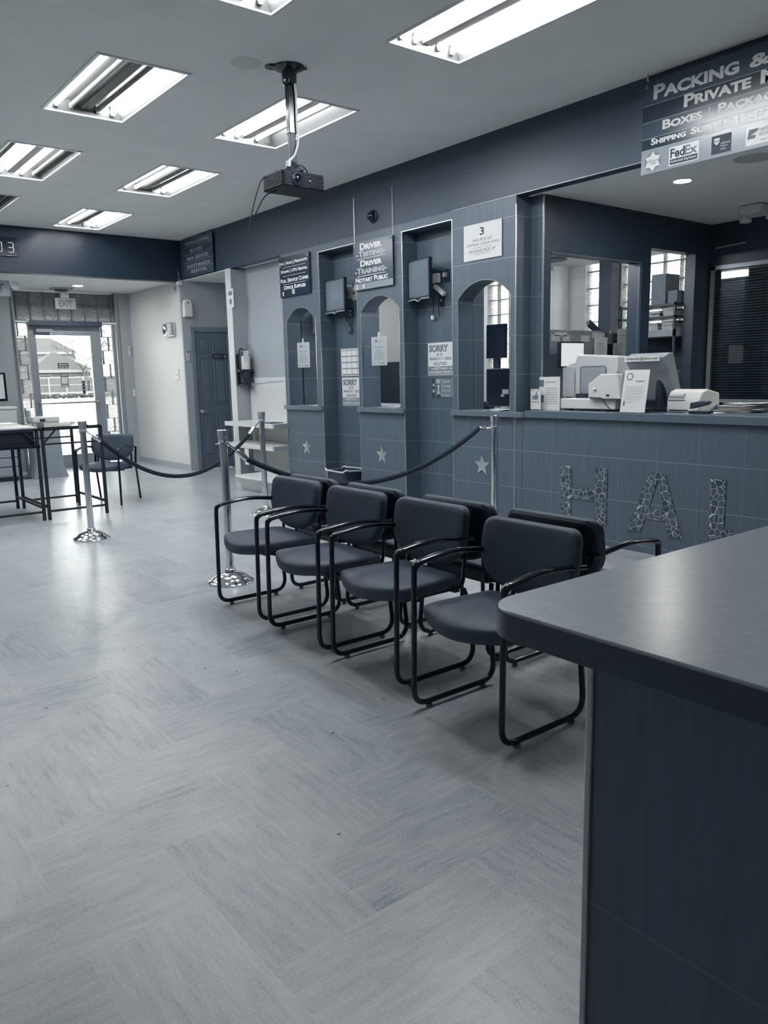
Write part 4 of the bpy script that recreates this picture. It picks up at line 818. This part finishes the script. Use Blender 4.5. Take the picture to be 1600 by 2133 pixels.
dup(t, (6.4, 8.2, 2.539), 0, 'second added fill light of the back office, deeper behind the piers')  # also added unseen, to lighten the wall behind the second arch
# clock with seven-segment digits on the beam
t = panel('wall_clock', 'black wall clock with pale digits on the dark beam', 'clock', (2.06, 10.955, 3.135), FY, .745, .235, .04, 'black', bevel=.006); tx = MB()
SEG = {'a': (.15, .85, 1.86, 2), 'd': (.15, .85, 0, .14), 'g': (.15, .85, .93, 1.07), 'f': (0, .14, 1.05, 1.9), 'b': (.86, 1, 1.05, 1.9), 'e': (0, .14, .1, .95), 'c': (.86, 1, .1, .95)}
for x, s_ in ((.15, 'abged'), (.498, 'abcdef'), (.632, 'abgcd')):
    for c in s_: a_ = SEG[c]; rect(tx, x+a_[0]*.075, x+a_[1]*.075, -.185+a_[2]*.062, -.185+a_[3]*.062, .002)
link('digit', tx, 'led', t); link('status_strip', MB().box(.62, .68, -.225, -.218, 0, .003), 'grey', t)

# ================================================================ ENTRANCE FURNITURE
def metal_table(label, x0, x1, y0, y1, glass):
    """tall frame table: four square legs, rails, corner braces"""
    t = thing('frame_table', label, 'table', ((x0+x1)/2, (y0+y1)/2, 0), None, 'tall black frame tables'); cx, cy = (x0+x1)/2, (y0+y1)/2; r = .014
    for x in (x0, x1):
        for y in (y0, y1): link('leg', MB().box(x-cx-r, x-cx+r, y-cy-r, y-cy+r, 0, .90), 'blackm', t)
    for y in (y0, y1):
        link('rail', MB().box(x0-cx, x1-cx, y-cy-r, y-cy+r, .875, .90), 'blackm', t); link('rail', MB().box(x0-cx, x1-cx, y-cy-.008, y-cy+.008, .735, .752), 'blackm', t); link('foot_rail', MB().box(x0-cx, x1-cx, y-cy-.009, y-cy+.009, .075, .095), 'blackm', t)
    for x in (x0, x1): link('rail', MB().box(x-cx-r, x-cx+r, y0-cy, y1-cy, .875, .90), 'blackm', t); link('foot_rail', MB().box(x-cx-.009, x-cx+.009, y0-cy, y1-cy, .115, .14), 'blackm', t)
    for x, s in ((x0, 1), (x1, -1)):
        if glass and s == -1: continue
        link('brace', MB().tube([(x-cx, y0-cy, .745), (x-cx+s*.13, y0-cy, .885)], .010, 6), 'blackm', t)
    if glass: link('glass_top', MB().box(x0-cx, x1-cx, y0-cy, y1-cy, .900, .908), 'glass', t)
    else:
        link('top', MB().box(x0-cx-.01, x1-cx+.01, y0-cy-.01, y1-cy+.01, .90, .918), 'white', t, bevel=.003); link('drawer_box', MB().box(x0-cx+.02, x1-cx-.02, y0-cy+.03, y1-cy-.03, .74, .872), 'blackm', t); link('lower_edge', MB().box(x0-cx-.02, x1-cx+.02, y0-cy-.02, y0-cy+.01, .715, .74), 'black', t)  # glass top in opaque white: the window's reflection put into its colour
    return t
metal_table('tall frame table with a top painted white for its window reflection and a dark drawer box at the picture edge', 1.42, 2.085, 8.09, 9.10, False); metal_table('tall open black frame table with a clear top, next to the lone barrier post', 2.135, 2.70, 8.09, 9.05, True)
solo('paper_stack', MB().box(1.75, 2.05, 8.6, 8.95, .9185, .935), 'paper', 'white papers lying on the frame table with the drawer box', 'papers')
t = thing('ballot_kiosk', 'white kiosk with a flared foot standing before the entrance door', 'kiosk', (3.17, 11.95, 0))
b = MB(); pr_ = [(-.235, -.22, 0), (.245, -.22, 0), (.19, -.20, .17), (.175, -.195, .80), (-.165, -.195, .80), (-.185, -.20, .17)]
vs = [(x, y, z) for x, y, z in pr_]+[(x, .16 if z else .20, z) for x, y, z in pr_]; b.add(vs, [(0, 1, 2, 5), (5, 2, 3, 4), (6, 11, 8, 7), (11, 10, 9, 8), (1, 7, 8, 2), (2, 8, 9, 3), (0, 5, 11, 6), (5, 4, 10, 11), (0, 6, 7, 1)]); link('body', b, 'grey', t)  # white body in grey: its backlit shade is put into the colour
link('head', MB().box(-.175, .185, -.215, .17, .79, .86), 'white', t, bevel=.006); link('slot', MB().box(-.085, -.01, -.218, -.21, .80, .835), 'blackm', t); link('label_plate', MB().box(.085, .145, -.201, -.194, .565, .60), 'grey', t); link('base_plate', MB().box(-.33, .05, -.10, .2, 0, .02), 'darkgrey', t)
solo('small_cup', MB().lathe([(.03, 0), (.035, .05), (.028, .06), (.03, .09)], 16, mx=Matrix.Translation((3.02, 12.05, .86))), 'grey', 'small grey cup on the top of the white kiosk', 'cup')
t = thing('drawer_cabinet', 'grey drawer cabinet under the printer against the entrance wall', 'cabinet', (2.2, 12.1, 0)); link('body', MB().box(-.62, .57, -.33, .4, .06, .72), 'grey', t, bevel=.004); link('plinth', MB().box(-.6, .55, -.31, .38, 0, .06), 'blackm', t)
for i in range(5): d_ = link('drawer', MB().box(-.61, .56, -.342, -.33, .08+i*.127, .195+i*.127), 'grey', t, bevel=.003); link('drawer_gap', MB().box(-.61, .56, -.336, -.329, .196+i*.127, .206+i*.127), 'ink', d_)
t = thing('printer', 'grey office printer standing on the drawer cabinet', 'printer', (2.5, 12.1, .72)); link('body', MB().box(-.42, .33, -.22, .25, 0, .26), 'cream', t, bevel=.012); link('cover', MB().box(-.42, .34, -.23, .25, .262, .30), 'white', t, bevel=.01); link('paper_opening', MB().box(-.3, .09, -.226, -.21, .03, .20), 'blackm', t)
t = thing('monitor', 'pale-screened monitor on the printer at the left picture edge', 'monitor', (2.53, 12.15, 1.02)); link('frame', MB().box(-.25, .26, -.03, .02, .07, .47), 'black', t, bevel=.01); link('screen', MB().box(-.225, .225, -.034, -.03, .11, .445), 'white', t); link('stand', MB().lathe([(.14, 0), (.13, .015), (.03, .03), (.03, .09)], 20), 'blackm', t)

# stickers on the entrance door glass
def sticker(label, x0, x1, z0, z1, m, draw=None, dm='letter'):
    t = panel('sticker', label, 'sticker', (x0, 13.026, z1), FY, x1-x0, z1-z0, .002, m, sub='sheet')
    if draw: b_ = MB(); draw(b_, x1-x0, z1-z0); link('printing', b_, dm, t)
sticker('dark arrow sticker reading PLEASE USE on the door glass', 3.77, 3.935, 1.555, 1.635, 'darkgrey', lambda b_, w_, h_: (text(b_, 'PLEASE USE', .012, w_-.012, -h_+.01, -h_+.035, .02), rect(b_, .04, w_-.015, -.030, -.018), flat(b_, [(.012, -.024), (.045, -.042), (.045, -.008)])))
def face(b_, w_, h_):
    rect(b_, .012, w_-.012, -.16, -.055)
    rect(b_, .015, w_-.015, -.03, -.015); rect(b_, .015, w_-.015, -h_+.012, -h_+.028)
sticker('grey notice with a pale square on the middle of the door glass', 3.795, 3.91, 1.265, 1.475, 'rubber', face, 'paper'); sticker('small white sheet on the right side of the door glass', 4.165, 4.23, 1.40, 1.535, 'paper', lambda b_, w_, h_: rect(b_, .012, w_-.012, -h_+.03, -.03), 'grey')
sticker('tall dark sticker low on the right side of the door glass', 4.12, 4.165, 1.155, 1.355, 'ink', lambda b_, w_, h_: [rect(b_, .008, w_-.008, -.05-k*.05, -.03-k*.05) for k in range(3)], 'grey'); sticker('column of short opening-hour lines on the door glass', 4.20, 4.24, 1.20, 1.36, 'paper2', lambda b_, w_, h_: [rect(b_, .005, w_-.005, -.018-k*.022, -.010-k*.022) for k in range(7)], 'ink')

# ================================================================ ON AND BEHIND THE SERVICE COUNTER
Z = 1.0205
t = thing('table_sign', 'small white stand with a thumbs-up mark at the tiled end of the counter', 'sign', (5.10, 4.405, Z), FX); t.location = (5.10, 4.44, Z)
link('sheet', MB().box(-.055, .055, .004, .172, 0, .003), 'paper', t); link('foot', MB().box(-.06, .06, 0, .006, -.04, .03), 'glass', t); b = MB()
flat(b, [(-.022, .085), (-.022, .12), (-.005, .12), (.008, .152), (.016, .152), (.014, .122), (.03, .122), (.026, .085)], .004); rect(b, -.036, -.025, .083, .12, .004); text(b, 'facebook', -.042, .042, .06, .076, .02, z=.004); rect(b, -.045, -.01, .158, .163, .004); rect(b, .02, .045, .158, .163, .004); link('printing', b, 'midink', t)
t = thing('document_printer', 'pale printer with a grey paper window and a broad base on the counter', 'printer', (5.30, 4.0, Z), FX)
link('base', MB().box(-.235, .30, .012, .095, -.2, .14), 'white', t, bevel=.008)
for x in (-.2, .15): link('foot', MB().box(x, x+.06, 0, .012, .09, .13), 'blackm', t)
link('hood', MB().prism([(-.20, .095), (.21, .095), (.19, .42), (-.19, .445), (-.215, .40)], .16, mx=Matrix.Translation((0, 0, -.18))), 'cream', t, bevel=.012); link('paper_window', MB().prism(rrect(-.155, .09, .12, .345, .02), .004, mx=Matrix.Translation((0, 0, -.018))), 'grey', t); link('window_rim', MB().tube([(x, y, -.014) for x, y in rrect(-.155, .09, .12, .345, .02)]*1+[(.09-.0, .325, -.014)], .0045, 6), 'midink', t)
link('output_tray', MB().box(-.15, .08, .096, .13, -.02, .05), 'blackm', t)
for k in range(4): link('tray_paper', MB().box(-.37+k*.02, -.25+k*.035, .10, .345+.012*k, -.06-.02*k, -.057-.02*k), 'paper' if k % 2 else 'paper2', t)
t = thing('credit_terminal', 'cream box with sloping top and round button on the pale printer base', 'terminal', (5.13, 3.785, Z+.0955), FX)
link('case', MB().prism([(-.14, .0), (-.14, .115), (-.03, .188), (.125, .188), (.16, .0)], .12, mx=Matrix.Translation((0, 0, -.11))), 'white', t, bevel=.006); link('button', MB().lathe([(.014, 0), (.014, .008), (.008, .012), (0, .012)], 16, mx=Matrix.Translation((-.075, .07, .010))), 'chrome', t); link('port', MB().box(.03, .055, .02, .035, .008, .014), 'blackm', t)
link('cable', MB().tube(smooth_path([(-.12, .012, .015), (-.06, .008, .02), (0, .004, .025), (.04, -.04, .03), (.09, -.08, .03)]), .004, 6), 'blackm', t)
t = thing('leaflet', 'white printed sheet leaning on the pale printer, nearest the tiled end', 'paper', (5.14, 4.33, Z), Matrix.Rotation(math.radians(6), 3, 'Z') @ FX); link('sheet', MB().box(-.10, .10, .0, .27, -.002, 0), 'paper', t); b = MB(); rect(b, -.10, -.055, .19, .245, .001); rect(b, -.10, -.055, .06, .12, .001); text(b, 'Contact Numbers', -.04, .06, .222, .235, .01); [rect(b, -.04, .08, .05+.018*k, .053+.018*k, .001) for k in range(8)]; link('printing', b, 'rubber', t)
t = thing('leaflet', 'narrow white sheet standing behind the printed sheet by the wall trim', 'paper', (5.2, 4.39, Z), Matrix.Rotation(math.radians(4), 3, 'Z') @ FX); link('sheet', MB().box(-.05, .06, 0, .20, -.002, 0), 'paper', t)
t = thing('cash_terminal', 'grey sloping terminal with an email strip along its top', 'terminal', (5.30, 3.52, Z), FX)
pr2 = [(-.10, .40), (.10, .43), (.17, .40), (.26, .07), (.22, .07), (.13, .30), (-.10, .33)]
b = MB(); sd = [(.04, .36), (.055, .40), (-.02, .432), (-.07, .43), (-.22, .10), (-.20, .07), (-.13, .08), (-.02, .30)]   # profile in local (z, y)
b.prism(sd, .33, mx=Matrix.Translation((-.165, 0, 0)) @ Matrix(((0, 0, 1, 0), (0, 1, 0, 0), (1, 0, 0, 0), (0, 0, 0, 1)))); link('case', b, 'grey', t, bevel=.006)
link('stand', MB().lathe([(.11, .0), (.11, .012), (.04, .03), (.035, .28)], 20, mx=Matrix.Translation((.06, 0, -.09)) @ Matrix.Rotation(-PI/2, 4, 'X')), 'blackm', t)
st = link('email_strip', MB().box(-.165, .135, .372, .412, .056, .060), 'paper', t); b = MB(); text(b, '2allstarzllc@yahoo.com', -.15, .12, .377, .405, .012, z=.061); link('lettering', b, 'ink', st)
t = thing('flyer_stand', 'white flyer in a clear stand in front of the grey sloping terminal', 'flyer', (5.03, 3.46, Z), FX); tl = Matrix.Rotation(math.radians(-10), 4, 'X')
link('sheet', MB().box(-.105, .105, .004, .315, 0, .003, mx=tl), 'paper', t); link('foot', MB().box(-.11, .11, 0, .005, -.10, .02), 'glass', t); b = MB(); flat(b, [(-.055+.028*math.cos(i*PI/10), .265+.028*math.sin(i*PI/10)) for i in range(20)], .004); text(b, 'Insurance', 0, .07, .225, .24, .02, z=.004)
for k in range(9): rect(b, -.08, .08-.01*(k % 3), .19-k*.012, .192-k*.012, .004)
rect(b, -.085, -.07, .05, .085, .004); text(b, 'Free Quote', -.065, .0, .07, .082, .0, z=.004); b.v = [tuple(tl @ Vector(v)) for v in b.v]; link('printing', b, 'rubber', t); b = MB(); flat(b, star2d(-.055, .265, .026, .017, 6), .005); b.v = [tuple(tl @ Vector(v)) for v in b.v]; link('star', b, 'paper', t)
t = thing('receipt_printer', 'white receipt printer on the counter right of the sloping terminal', 'printer', (5.33, 3.175, Z), FX); b = MB(); sd = [(.10, .0), (.10, .085), (.06, .15), (0, .165), (-.16, .135), (-.17, .0)]
b.prism(sd, .26, mx=Matrix.Translation((-.13, 0, 0)) @ Matrix(((0, 0, 1, 0), (0, 1, 0, 0), (1, 0, 0, 0), (0, 0, 0, 1)))); link('case', b, 'white', t, bevel=.01); link('roll_cover', MB().tube([(-.115, .115, .075), (.0, .115, .075)], .022, 12), 'cream', t); link('slot', MB().box(-.12, .01, .085, .092, .097, .104), 'midink', t); link('paper_gap', MB().box(-.11, .04, .012, .02, .098, .103), 'blackm', t)
t = thing('stapler', 'black stapler beside the white receipt printer', 'stapler', (5.17, 3.0, Z), FX); link('base', MB().box(-.08, .08, 0, .018, -.03, .03), 'blackm', t, bevel=.004); link('arm', MB().prism([(-.075, .03), (.055, .06), (.07, .085), (.03, .09), (-.07, .075)], .05, mx=Matrix.Translation((0, 0, -.025))), 'darkgrey', t, bevel=.006); link('handle_end', MB().lathe([(.012, 0), (.02, .03), (.014, .06)], 12, mx=Matrix.Translation((.075, .03, 0)) @ Matrix.Rotation(-.9, 4, 'Z') @ Matrix.Rotation(-PI/2, 4, 'X')), 'grey', t)
for k in range(7):
    a = random.uniform(-.25, .25); b = MB(); wv = random.uniform(-.006, .008)
    vs = []; 
    for i in range(9):
        for j in range(2): vs.append((-.14+.28*i/8, -.11+.22*j, .009*k+wv*.35*math.sin(i*.8+j)+.004))
    b.add(vs, [(2*i, 2*i+2, 2*i+3, 2*i+1) for i in range(8)]); o = link('paper_sheet', b, 'paper' if k % 3 else 'paper2'); o.location = (5.42+.02*k, 2.86+.03*math.sin(k*2), Z+.002); o.rotation_euler = (0, 0, PI/2+a); m_ = o.modifiers.new('t', 'SOLIDIFY'); m_.thickness = .001
    tag(o, 'loose paper sheet in the messy pile at the right end of the counter', 'paper', 'loose papers at the end of the counter')
solo('paper_sheet', MB().box(5.16, 5.36, 2.9, 3.12, Z, Z+.002), 'paper', 'single white sheet lying flat beside the black stapler', 'paper')
# venetian blind window behind the counter
wd = struct('window_7', MB().box(7.69, 7.73, 4.38, 4.425, .99, 2.335).box(7.69, 7.73, 3.0, 4.425, 2.295, 2.335).box(7.69, 7.73, 3.0, 4.425, .985, 1.02).box(7.69, 7.73, 3.0, 3.04, .99, 2.335), 'alum'); sl = MB()
for i in range(48): sl.box(7.705, 7.727, 3.04, 4.38, 1.03+i*.0262, 1.034+i*.0262, mx=Matrix.Translation((7.716, 0, 1.03+i*.0262)) @ Matrix.Rotation(.7, 4, 'Y') @ Matrix.Translation((-7.716, 0, -1.03-i*.0262)))
struct('blind_slat', sl, 'dark_wall', wd)['kind'] = 'stuff'; struct('blind_backing', MB().box(7.727, 7.7295, 3.04, 4.38, 1.02, 2.3), 'dark_wall', wd); struct('glass_pane', MB().box(7.692, 7.695, 3.04, 4.38, 1.02, 2.3), 'glass', wd)
# back office
t = thing('cubicle_screen', 'dark cubicle screen with pinned notes behind the counter opening', 'screen', (6.62, 5.1, 0)); link('panel', MB().box(-.62, .25, 0, .05, .05, 1.73), 'grey', t, bevel=.004); link('panel', MB().box(.25, .72, 0, .05, .05, 1.70), 'darkgrey', t); 
for x, z, w_, h_ in ((-.55, 1.62, .12, .06), (-.38, 1.62, .10, .06), (-.10, 1.62, .13, .06), (-.5, 1.67, .18, .035), (.08, 1.66, .2, .05)): link('note', MB().box(x, x+w_, -.004, 0, z, z+h_), 'white', t)
for x in (-.6, .7): link('foot', MB().box(x-.02, x+.02, -.2, .25, 0, .05), 'blackm', t)
t = thing('office_desk', 'desk of the back office behind the counter opening', 'desk', (6.5, 4.84, 0)); link('top', MB().box(-.9, .65, -.27, .24, .72, .75), 'laminate', t)
for x in (-.85, .6): link('leg', MB().box(x, x+.04, -.2, .2, 0, .72), 'grey', t)
def desk_monitor(label, x, y, w_, z0, z1, m, base, rot=0., bezel='blackm', back=False):
    t = thing('monitor', label, 'monitor', (x, y, base), rot); link('case', MB().box(-w_/2, w_/2, 0, .04, z0-base, z1-base), bezel, t, bevel=.005); link('screen', MB().box(-w_/2+.015, w_/2-.015, -.003, 0, z0-base+.02, z1-base-.015), m, t); link('stand', MB().box(-.03, .03, .01, .04, .01, z0-base), 'blackm', t); link('foot', MB().box(-.11, .11, -.07, .1, 0, .015), 'blackm', t); return t
desk_monitor('white lit monitor behind the pale printer in the back office', 6.18, 4.93, .36, 1.36, 1.61, 'glow_screen', .75); desk_monitor('dark monitor standing behind the taped sheets in the back office', 6.88, 4.98, .34, 1.40, 1.66, 'blackm', .75)
for k, (x, z0, z1, w_, l, m) in enumerate(((6.51, 1.30, 1.655, .20, 'printed sheet taped up behind the pale printer', 'paper'), (6.875, 1.40, 1.74, .27, 'large printed sheet taped up behind the sloping terminal', 'paper'), (6.79, 1.25, 1.60, .16, 'printed sheet overlapping the large taped sheet on its left', 'paper2'), (6.72, 1.59, 1.70, .09, 'small grey note between the taped sheets', 'rubber'))):
    t = thing('taped_sheet', l, 'paper', (x, 4.925-.012*(k == 2)+.01*(k == 3), z0)); link('sheet', MB().box(0, w_, 0, .002, 0, z1-z0), m, t); b = MB()
    for i in range(9): b.box(.03, w_-.03-.02*(i % 3), -.001, .0, (z1-z0)*(.25+.07*i), (z1-z0)*(.25+.07*i)+.004)
    link('printing', b, 'rubber', t); link('tape', MB().box(w_*.45, w_*.55, -.0015, .001, z1-z0-.01, z1-z0+.02), 'paper', t)
t = thing('document_holder', 'dark tilted document arm behind the taped sheets', 'document arm', (7.0, 5.3, 1.70)); link('plate', MB().box(-.14, .16, 0, .02, .03, .10, mx=Matrix.Rotation(.5, 4, 'Y')), 'darkgrey', t); link('base', MB().box(-.3, .25, -.1, .1, -.02, .02), 'darkgrey', t)
# shelf rack in the second opening, boxes and paper piles
t = thing('storage_rack', 'grey storage rack with three boards seen through the narrow opening', 'rack', (7.54, 4.95, 0))
for z, h_ in ((1.965, .022), (1.845, .02), (1.66, .07), (1.215, .065), (.5, .03)): link('board', MB().box(-.19, .19, -.36, .3, z, z+h_), 'grey' if h_ > .05 else 'darkgrey', t)
link('back_panel', MB().box(.18, .19, -.36, .3, .3, 1.66), 'darkgrey', t)
for y in (-.36, .28): link('upright', MB().box(-.19, -.165, y, y+.02, 0, 2.0), 'darkgrey', t); link('upright', MB().box(.165, .19, y, y+.02, 0, 2.0), 'darkgrey', t)
solo('storage_box', MB().box(7.37, 7.62, 4.72, 4.885, 1.9875, 2.285), 'card', 'tall cardboard box on the top board of the storage rack', 'box', bevel=.004); solo('storage_box', MB().box(7.38, 7.66, 4.595, 4.70, 1.9875, 2.11), 'card', 'low wide cardboard box on the top board of the storage rack', 'box', bevel=.004)
for z, y0, n in ((1.866, 4.62, 5), (1.866, 4.78, 4), (1.866, 5.02, 5), (1.731, 4.63, 6), (1.731, 4.80, 5), (1.731, 5.0, 6), (1.281, 4.62, 3)):
    b = MB()
    for k in range(n): d = random.uniform(-.015, .015); b.box(7.40+d, 7.66+d, y0+.018+d, y0+.14+d, z+k*.0155, z+k*.0155+.013)
    solo('paper_stack', b, 'paper2', 'stack of papers on a board of the storage rack', 'papers', 'paper stacks on the storage rack')
solo('wall_rod', MB().tube([(7.72, 4.40, 2.51), (7.72, 4.1, 2.525)], .008, 6), 'grey', 'thin grey rod on the dark wall above the blind window', 'rod')
solo('wall_panel', MB().box(7.755, 7.768, 6.03, 6.30, 2.19, 2.40), 'paper', 'white panel on the office wall beside the round white column', 'panel', bevel=.002)
# monitors seen through the arched windows
t = thing('counter_shelf', 'inner counter behind the arched windows', 'counter', (5.55, 6.7, 0)); link('top', MB().box(-.15, .45, -1.4, 1.5, .96, 1.0), 'laminate', t); link('front', MB().box(.38, .40, -1.38, 1.48, 0, .96), 'dark_wall', t)
t = thing('cash_register', 'black box-shaped monitor with white stickers behind the third arched window', 'monitor', (5.66, 5.37, 1.0), FX); link('case', MB().box(-.20, .13, .01, .375, -.12, .0), 'blackm', t, bevel=.012); link('tube_housing', MB().box(-.16, .10, .04, .33, -.24, -.12), 'blackm', t, bevel=.02); link('sticker', MB().box(.02, .10, .13, .175, 0, .002), 'paper', t); link('sticker', MB().box(.0, .045, .105, .125, 0, .002), 'paper', t)
t = thing('monitor', 'black flat monitor on a shelf behind the third arched window', 'monitor', (6.0, 5.77, 1.0), FX); link('case', MB().box(-.13, .13, .48, .82, -.04, 0), 'black', t, bevel=.004); link('stand', MB().box(-.04, .04, .015, .48, -.035, -.01), 'blackm', t); link('foot', MB().box(-.10, .10, 0, .015, -.10, .05), 'blackm', t)
solo('tape_dispenser', MB().box(5.36, 5.44, 5.24, 5.36, 1.001, 1.03).lathe([(.03, -.02), (.03, .02)], 16, mx=Matrix.Translation((5.40, 5.33, 1.04)) @ Matrix.Rotation(PI/2, 4, 'Y')), 'darkgrey', 'dark tape dispenser behind the third arched window', 'tape dispenser')
t = thing('wall_phone', 'white wall phone on the divider behind the first arched window', 'phone', (5.44, 8.194, 1.80)); link('base', MB().box(-.07, .02, -.03, 0, .05, .27), 'cream', t, bevel=.006); link('handset', MB().tube([(-.045, -.045, .08), (-.045, -.05, .17), (-.045, -.045, .26)], .016, 8), 'white', t); link('cord', MB().tube(smooth_path([(-.03, -.03, .06), (-.01, -.03, -.02), (.01, -.02, .03), (0, -.02, .1)]), .005, 6), 'blackm', t)
t = thing('office_chair', 'black chair back leaning behind the first arched window', 'chair', (6.35, 8.6, 0)); link('backrest', MB().prism(rrect(-.2, .2, .95, 1.42, .06), .06, mx=Matrix.Rotation(.3, 4, 'Z') @ Matrix.Rotation(PI/2, 4, 'X')), 'blackm', t); link('post', MB().tube([(0, 0, .05), (0, -.03, 1.0)], .03, 10), 'blackm', t); link('seat', MB().box(-.22, .22, -.45, -.03, .44, .5), 'blackm', t, bevel=.03); link('base', MB().lathe([(.26, 0), (.24, .04), (.04, .08)], 20), 'blackm', t)
t = thing('file_cabinet', 'tall black cabinet at the back of the office behind the second arched window', 'cabinet', (7.5, 9.1, 0)); link('body', MB().box(-.25, .25, -.3, .3, 0, 1.52), 'blackm', t, bevel=.004)
for k in range(4): dd = link('drawer', MB().box(-.24, .24, -.312, -.3, .03+k*.37, .37+k*.37), 'blackm', t); link('handle', MB().box(-.06, .06, -.33, -.312, .22+k*.37, .24+k*.37), 'steel', dd)

# ================================================================ OUTSIDE
o = struct('ground', MB().quad((-60, 13.3, -.06), (160, 13.3, -.06), (160, 160, -.06), (-60, 160, -.06)).quad((8.2, -30, -.06), (90, -30, -.06), (90, 13.3, -.06), (8.2, 13.3, -.06)), 'asphalt')
struct('canopy', MB().box(2.4, 5.6, 13.35, 14.9, 2.36, 2.9).box(2.4, 5.6, 13.2, 13.35, 2.78, 3.3), 'canopy')
for x0, x1, y0, y1, nm in ((-3.3, 3.13, 13.1, 13.3, 'wall_back'), (4.75, 8.1, 13.1, 13.3, 'wall_back'), (3.13, 4.75, 13.1, 13.3, None)):
    struct(nm or 'lintel', MB().box(x0, x1, y0, y1, 0 if nm else 2.75, 3.6), 'grey_wall')
def house(label, x0, x1, y0, y1, ze, zr, hip, wins, m='house_wall'):
    t = thing('house', label, 'house', ((x0+x1)/2, (y0+y1)/2, 0)); cx, cy = (x0+x1)/2, (y0+y1)/2; a, b_ = x1-cx, y1-cy; ov = .35
    link('walls', MB().box(-a, a, -b_, b_, 0, ze), m, t); e = [(-a-ov, -b_-ov, ze), (a+ov, -b_-ov, ze), (a+ov, b_+ov, ze), (-a-ov, b_+ov, ze)]; r = [(-a*hip, 0, zr), (a*hip, 0, zr)]
    link('roof', MB().add(e+r, [(0, 1, 5, 4), (2, 3, 4, 5), (1, 2, 5), (3, 0, 4), (3, 2, 1, 0)]), 'house_roof', t); link('eaves', MB().box(-a-ov, a+ov, -b_-ov-.03, -b_-ov, ze-.2, ze+.05), 'fence_white', t)
    for wx, wz, ww, wh in wins: f_ = link('window_frame', MB().box(wx-ww/2-.1, wx+ww/2+.1, -b_-.06, -b_, wz-.1, wz+wh+.1), 'fence_white', t); link('window_glass', MB().box(wx-ww/2, wx+ww/2, -b_-.07, -b_-.05, wz, wz+wh), 'house_dark', f_)
house('low neighbour house with a pyramid roof behind the fence', 19.9, 24.9, 76, 81, 2.45, 4.15, .08, ((-1.6, 1.0, .9, 1.0), (.6, 1.0, .9, 1.0))); house('larger pale house with a long roof behind the low one', 24, 33.5, 108, 118, 5.2, 7.3, .7, ((1.2, 2.6, .9, 1.6), (2.6, 2.6, .9, 1.6), (-1.5, 2.6, 1.2, 1.6), (-3.2, 2.6, 1.2, 1.6)))
t = thing('board_fence', 'white-framed board fence across the street', 'fence', (22, 74, 0)); 
link('low_wall', MB().box(-9, 9, -.2, .3, 0, .52), 'fence_white', t); link('top_rail', MB().box(-9, 9, -.05, .05, 1.74, 1.86), 'fence_white', t)
for k in range(13):
    x = -9+k*1.5; link('post', MB().box(x-.07, x+.07, -.08, .08, .5, 1.86), 'fence_white', t); pn = MB()
    for j in range(8): pn.box(x+.07+j*.17, x+.07+j*.17+.16, -.03, .03, .52, 1.74)
    if k < 12: link('board_panel', pn, 'fence_wood', t); link('mid_rail', MB().box(x, x+1.5, -.06, -.03, 1.1, 1.18), 'fence_white', t)
hd = MB()
for k in range(420): x, y, z = random.uniform(12, 32), random.uniform(70, 71), random.uniform(0, .25); hd.lathe([(.02, z), (.15, z+.07), (.11, z+.16), (0, z+.2)], 6, mx=Matrix.Translation((x, y, 0)))
o = link('hedge', hd, 'hedge', None, (22, 70.5, 0)); tag(o, 'low strip of hedge along the far kerb', 'hedge', None, 'stuff')
def bare_tree(label, x, y, h):
    t = thing('bare_tree', label, 'tree', (x, y, 0)); b = MB(); rnd = random.Random(5)
    link('trunk', MB().tube([(0, 0, 0), (.05, 0, h*.25), (0, .05, h*.42)], [.10, .08, .07], 8), 'bark', t)
    def grow(p, d, L, r, n):
        q = p+d*L; b.tube([p, p+d*L*.5+Vector((rnd.uniform(-.08, .08), 0, rnd.uniform(-.05, .05))), q], [r, r*.8, r*.6], 5)
        if n:
            for _ in range(3): v = (d+Vector((rnd.uniform(-.75, .75), rnd.uniform(-.75, .75), rnd.uniform(-.4, .5)))).normalized(); grow(q, v, L*.76, max(.006, r*.62), n-1)
    for a in range(4): grow(Vector((0, .02, h*.40)), Vector((math.cos(a*1.7)*.6, math.sin(a*1.7)*.6, .9)).normalized(), h*.19, .045, 5)
    link('branches', b, 'bark', t)
bare_tree('bare branching tree beside the low neighbour house', 24.0, 75.2, 6.0)
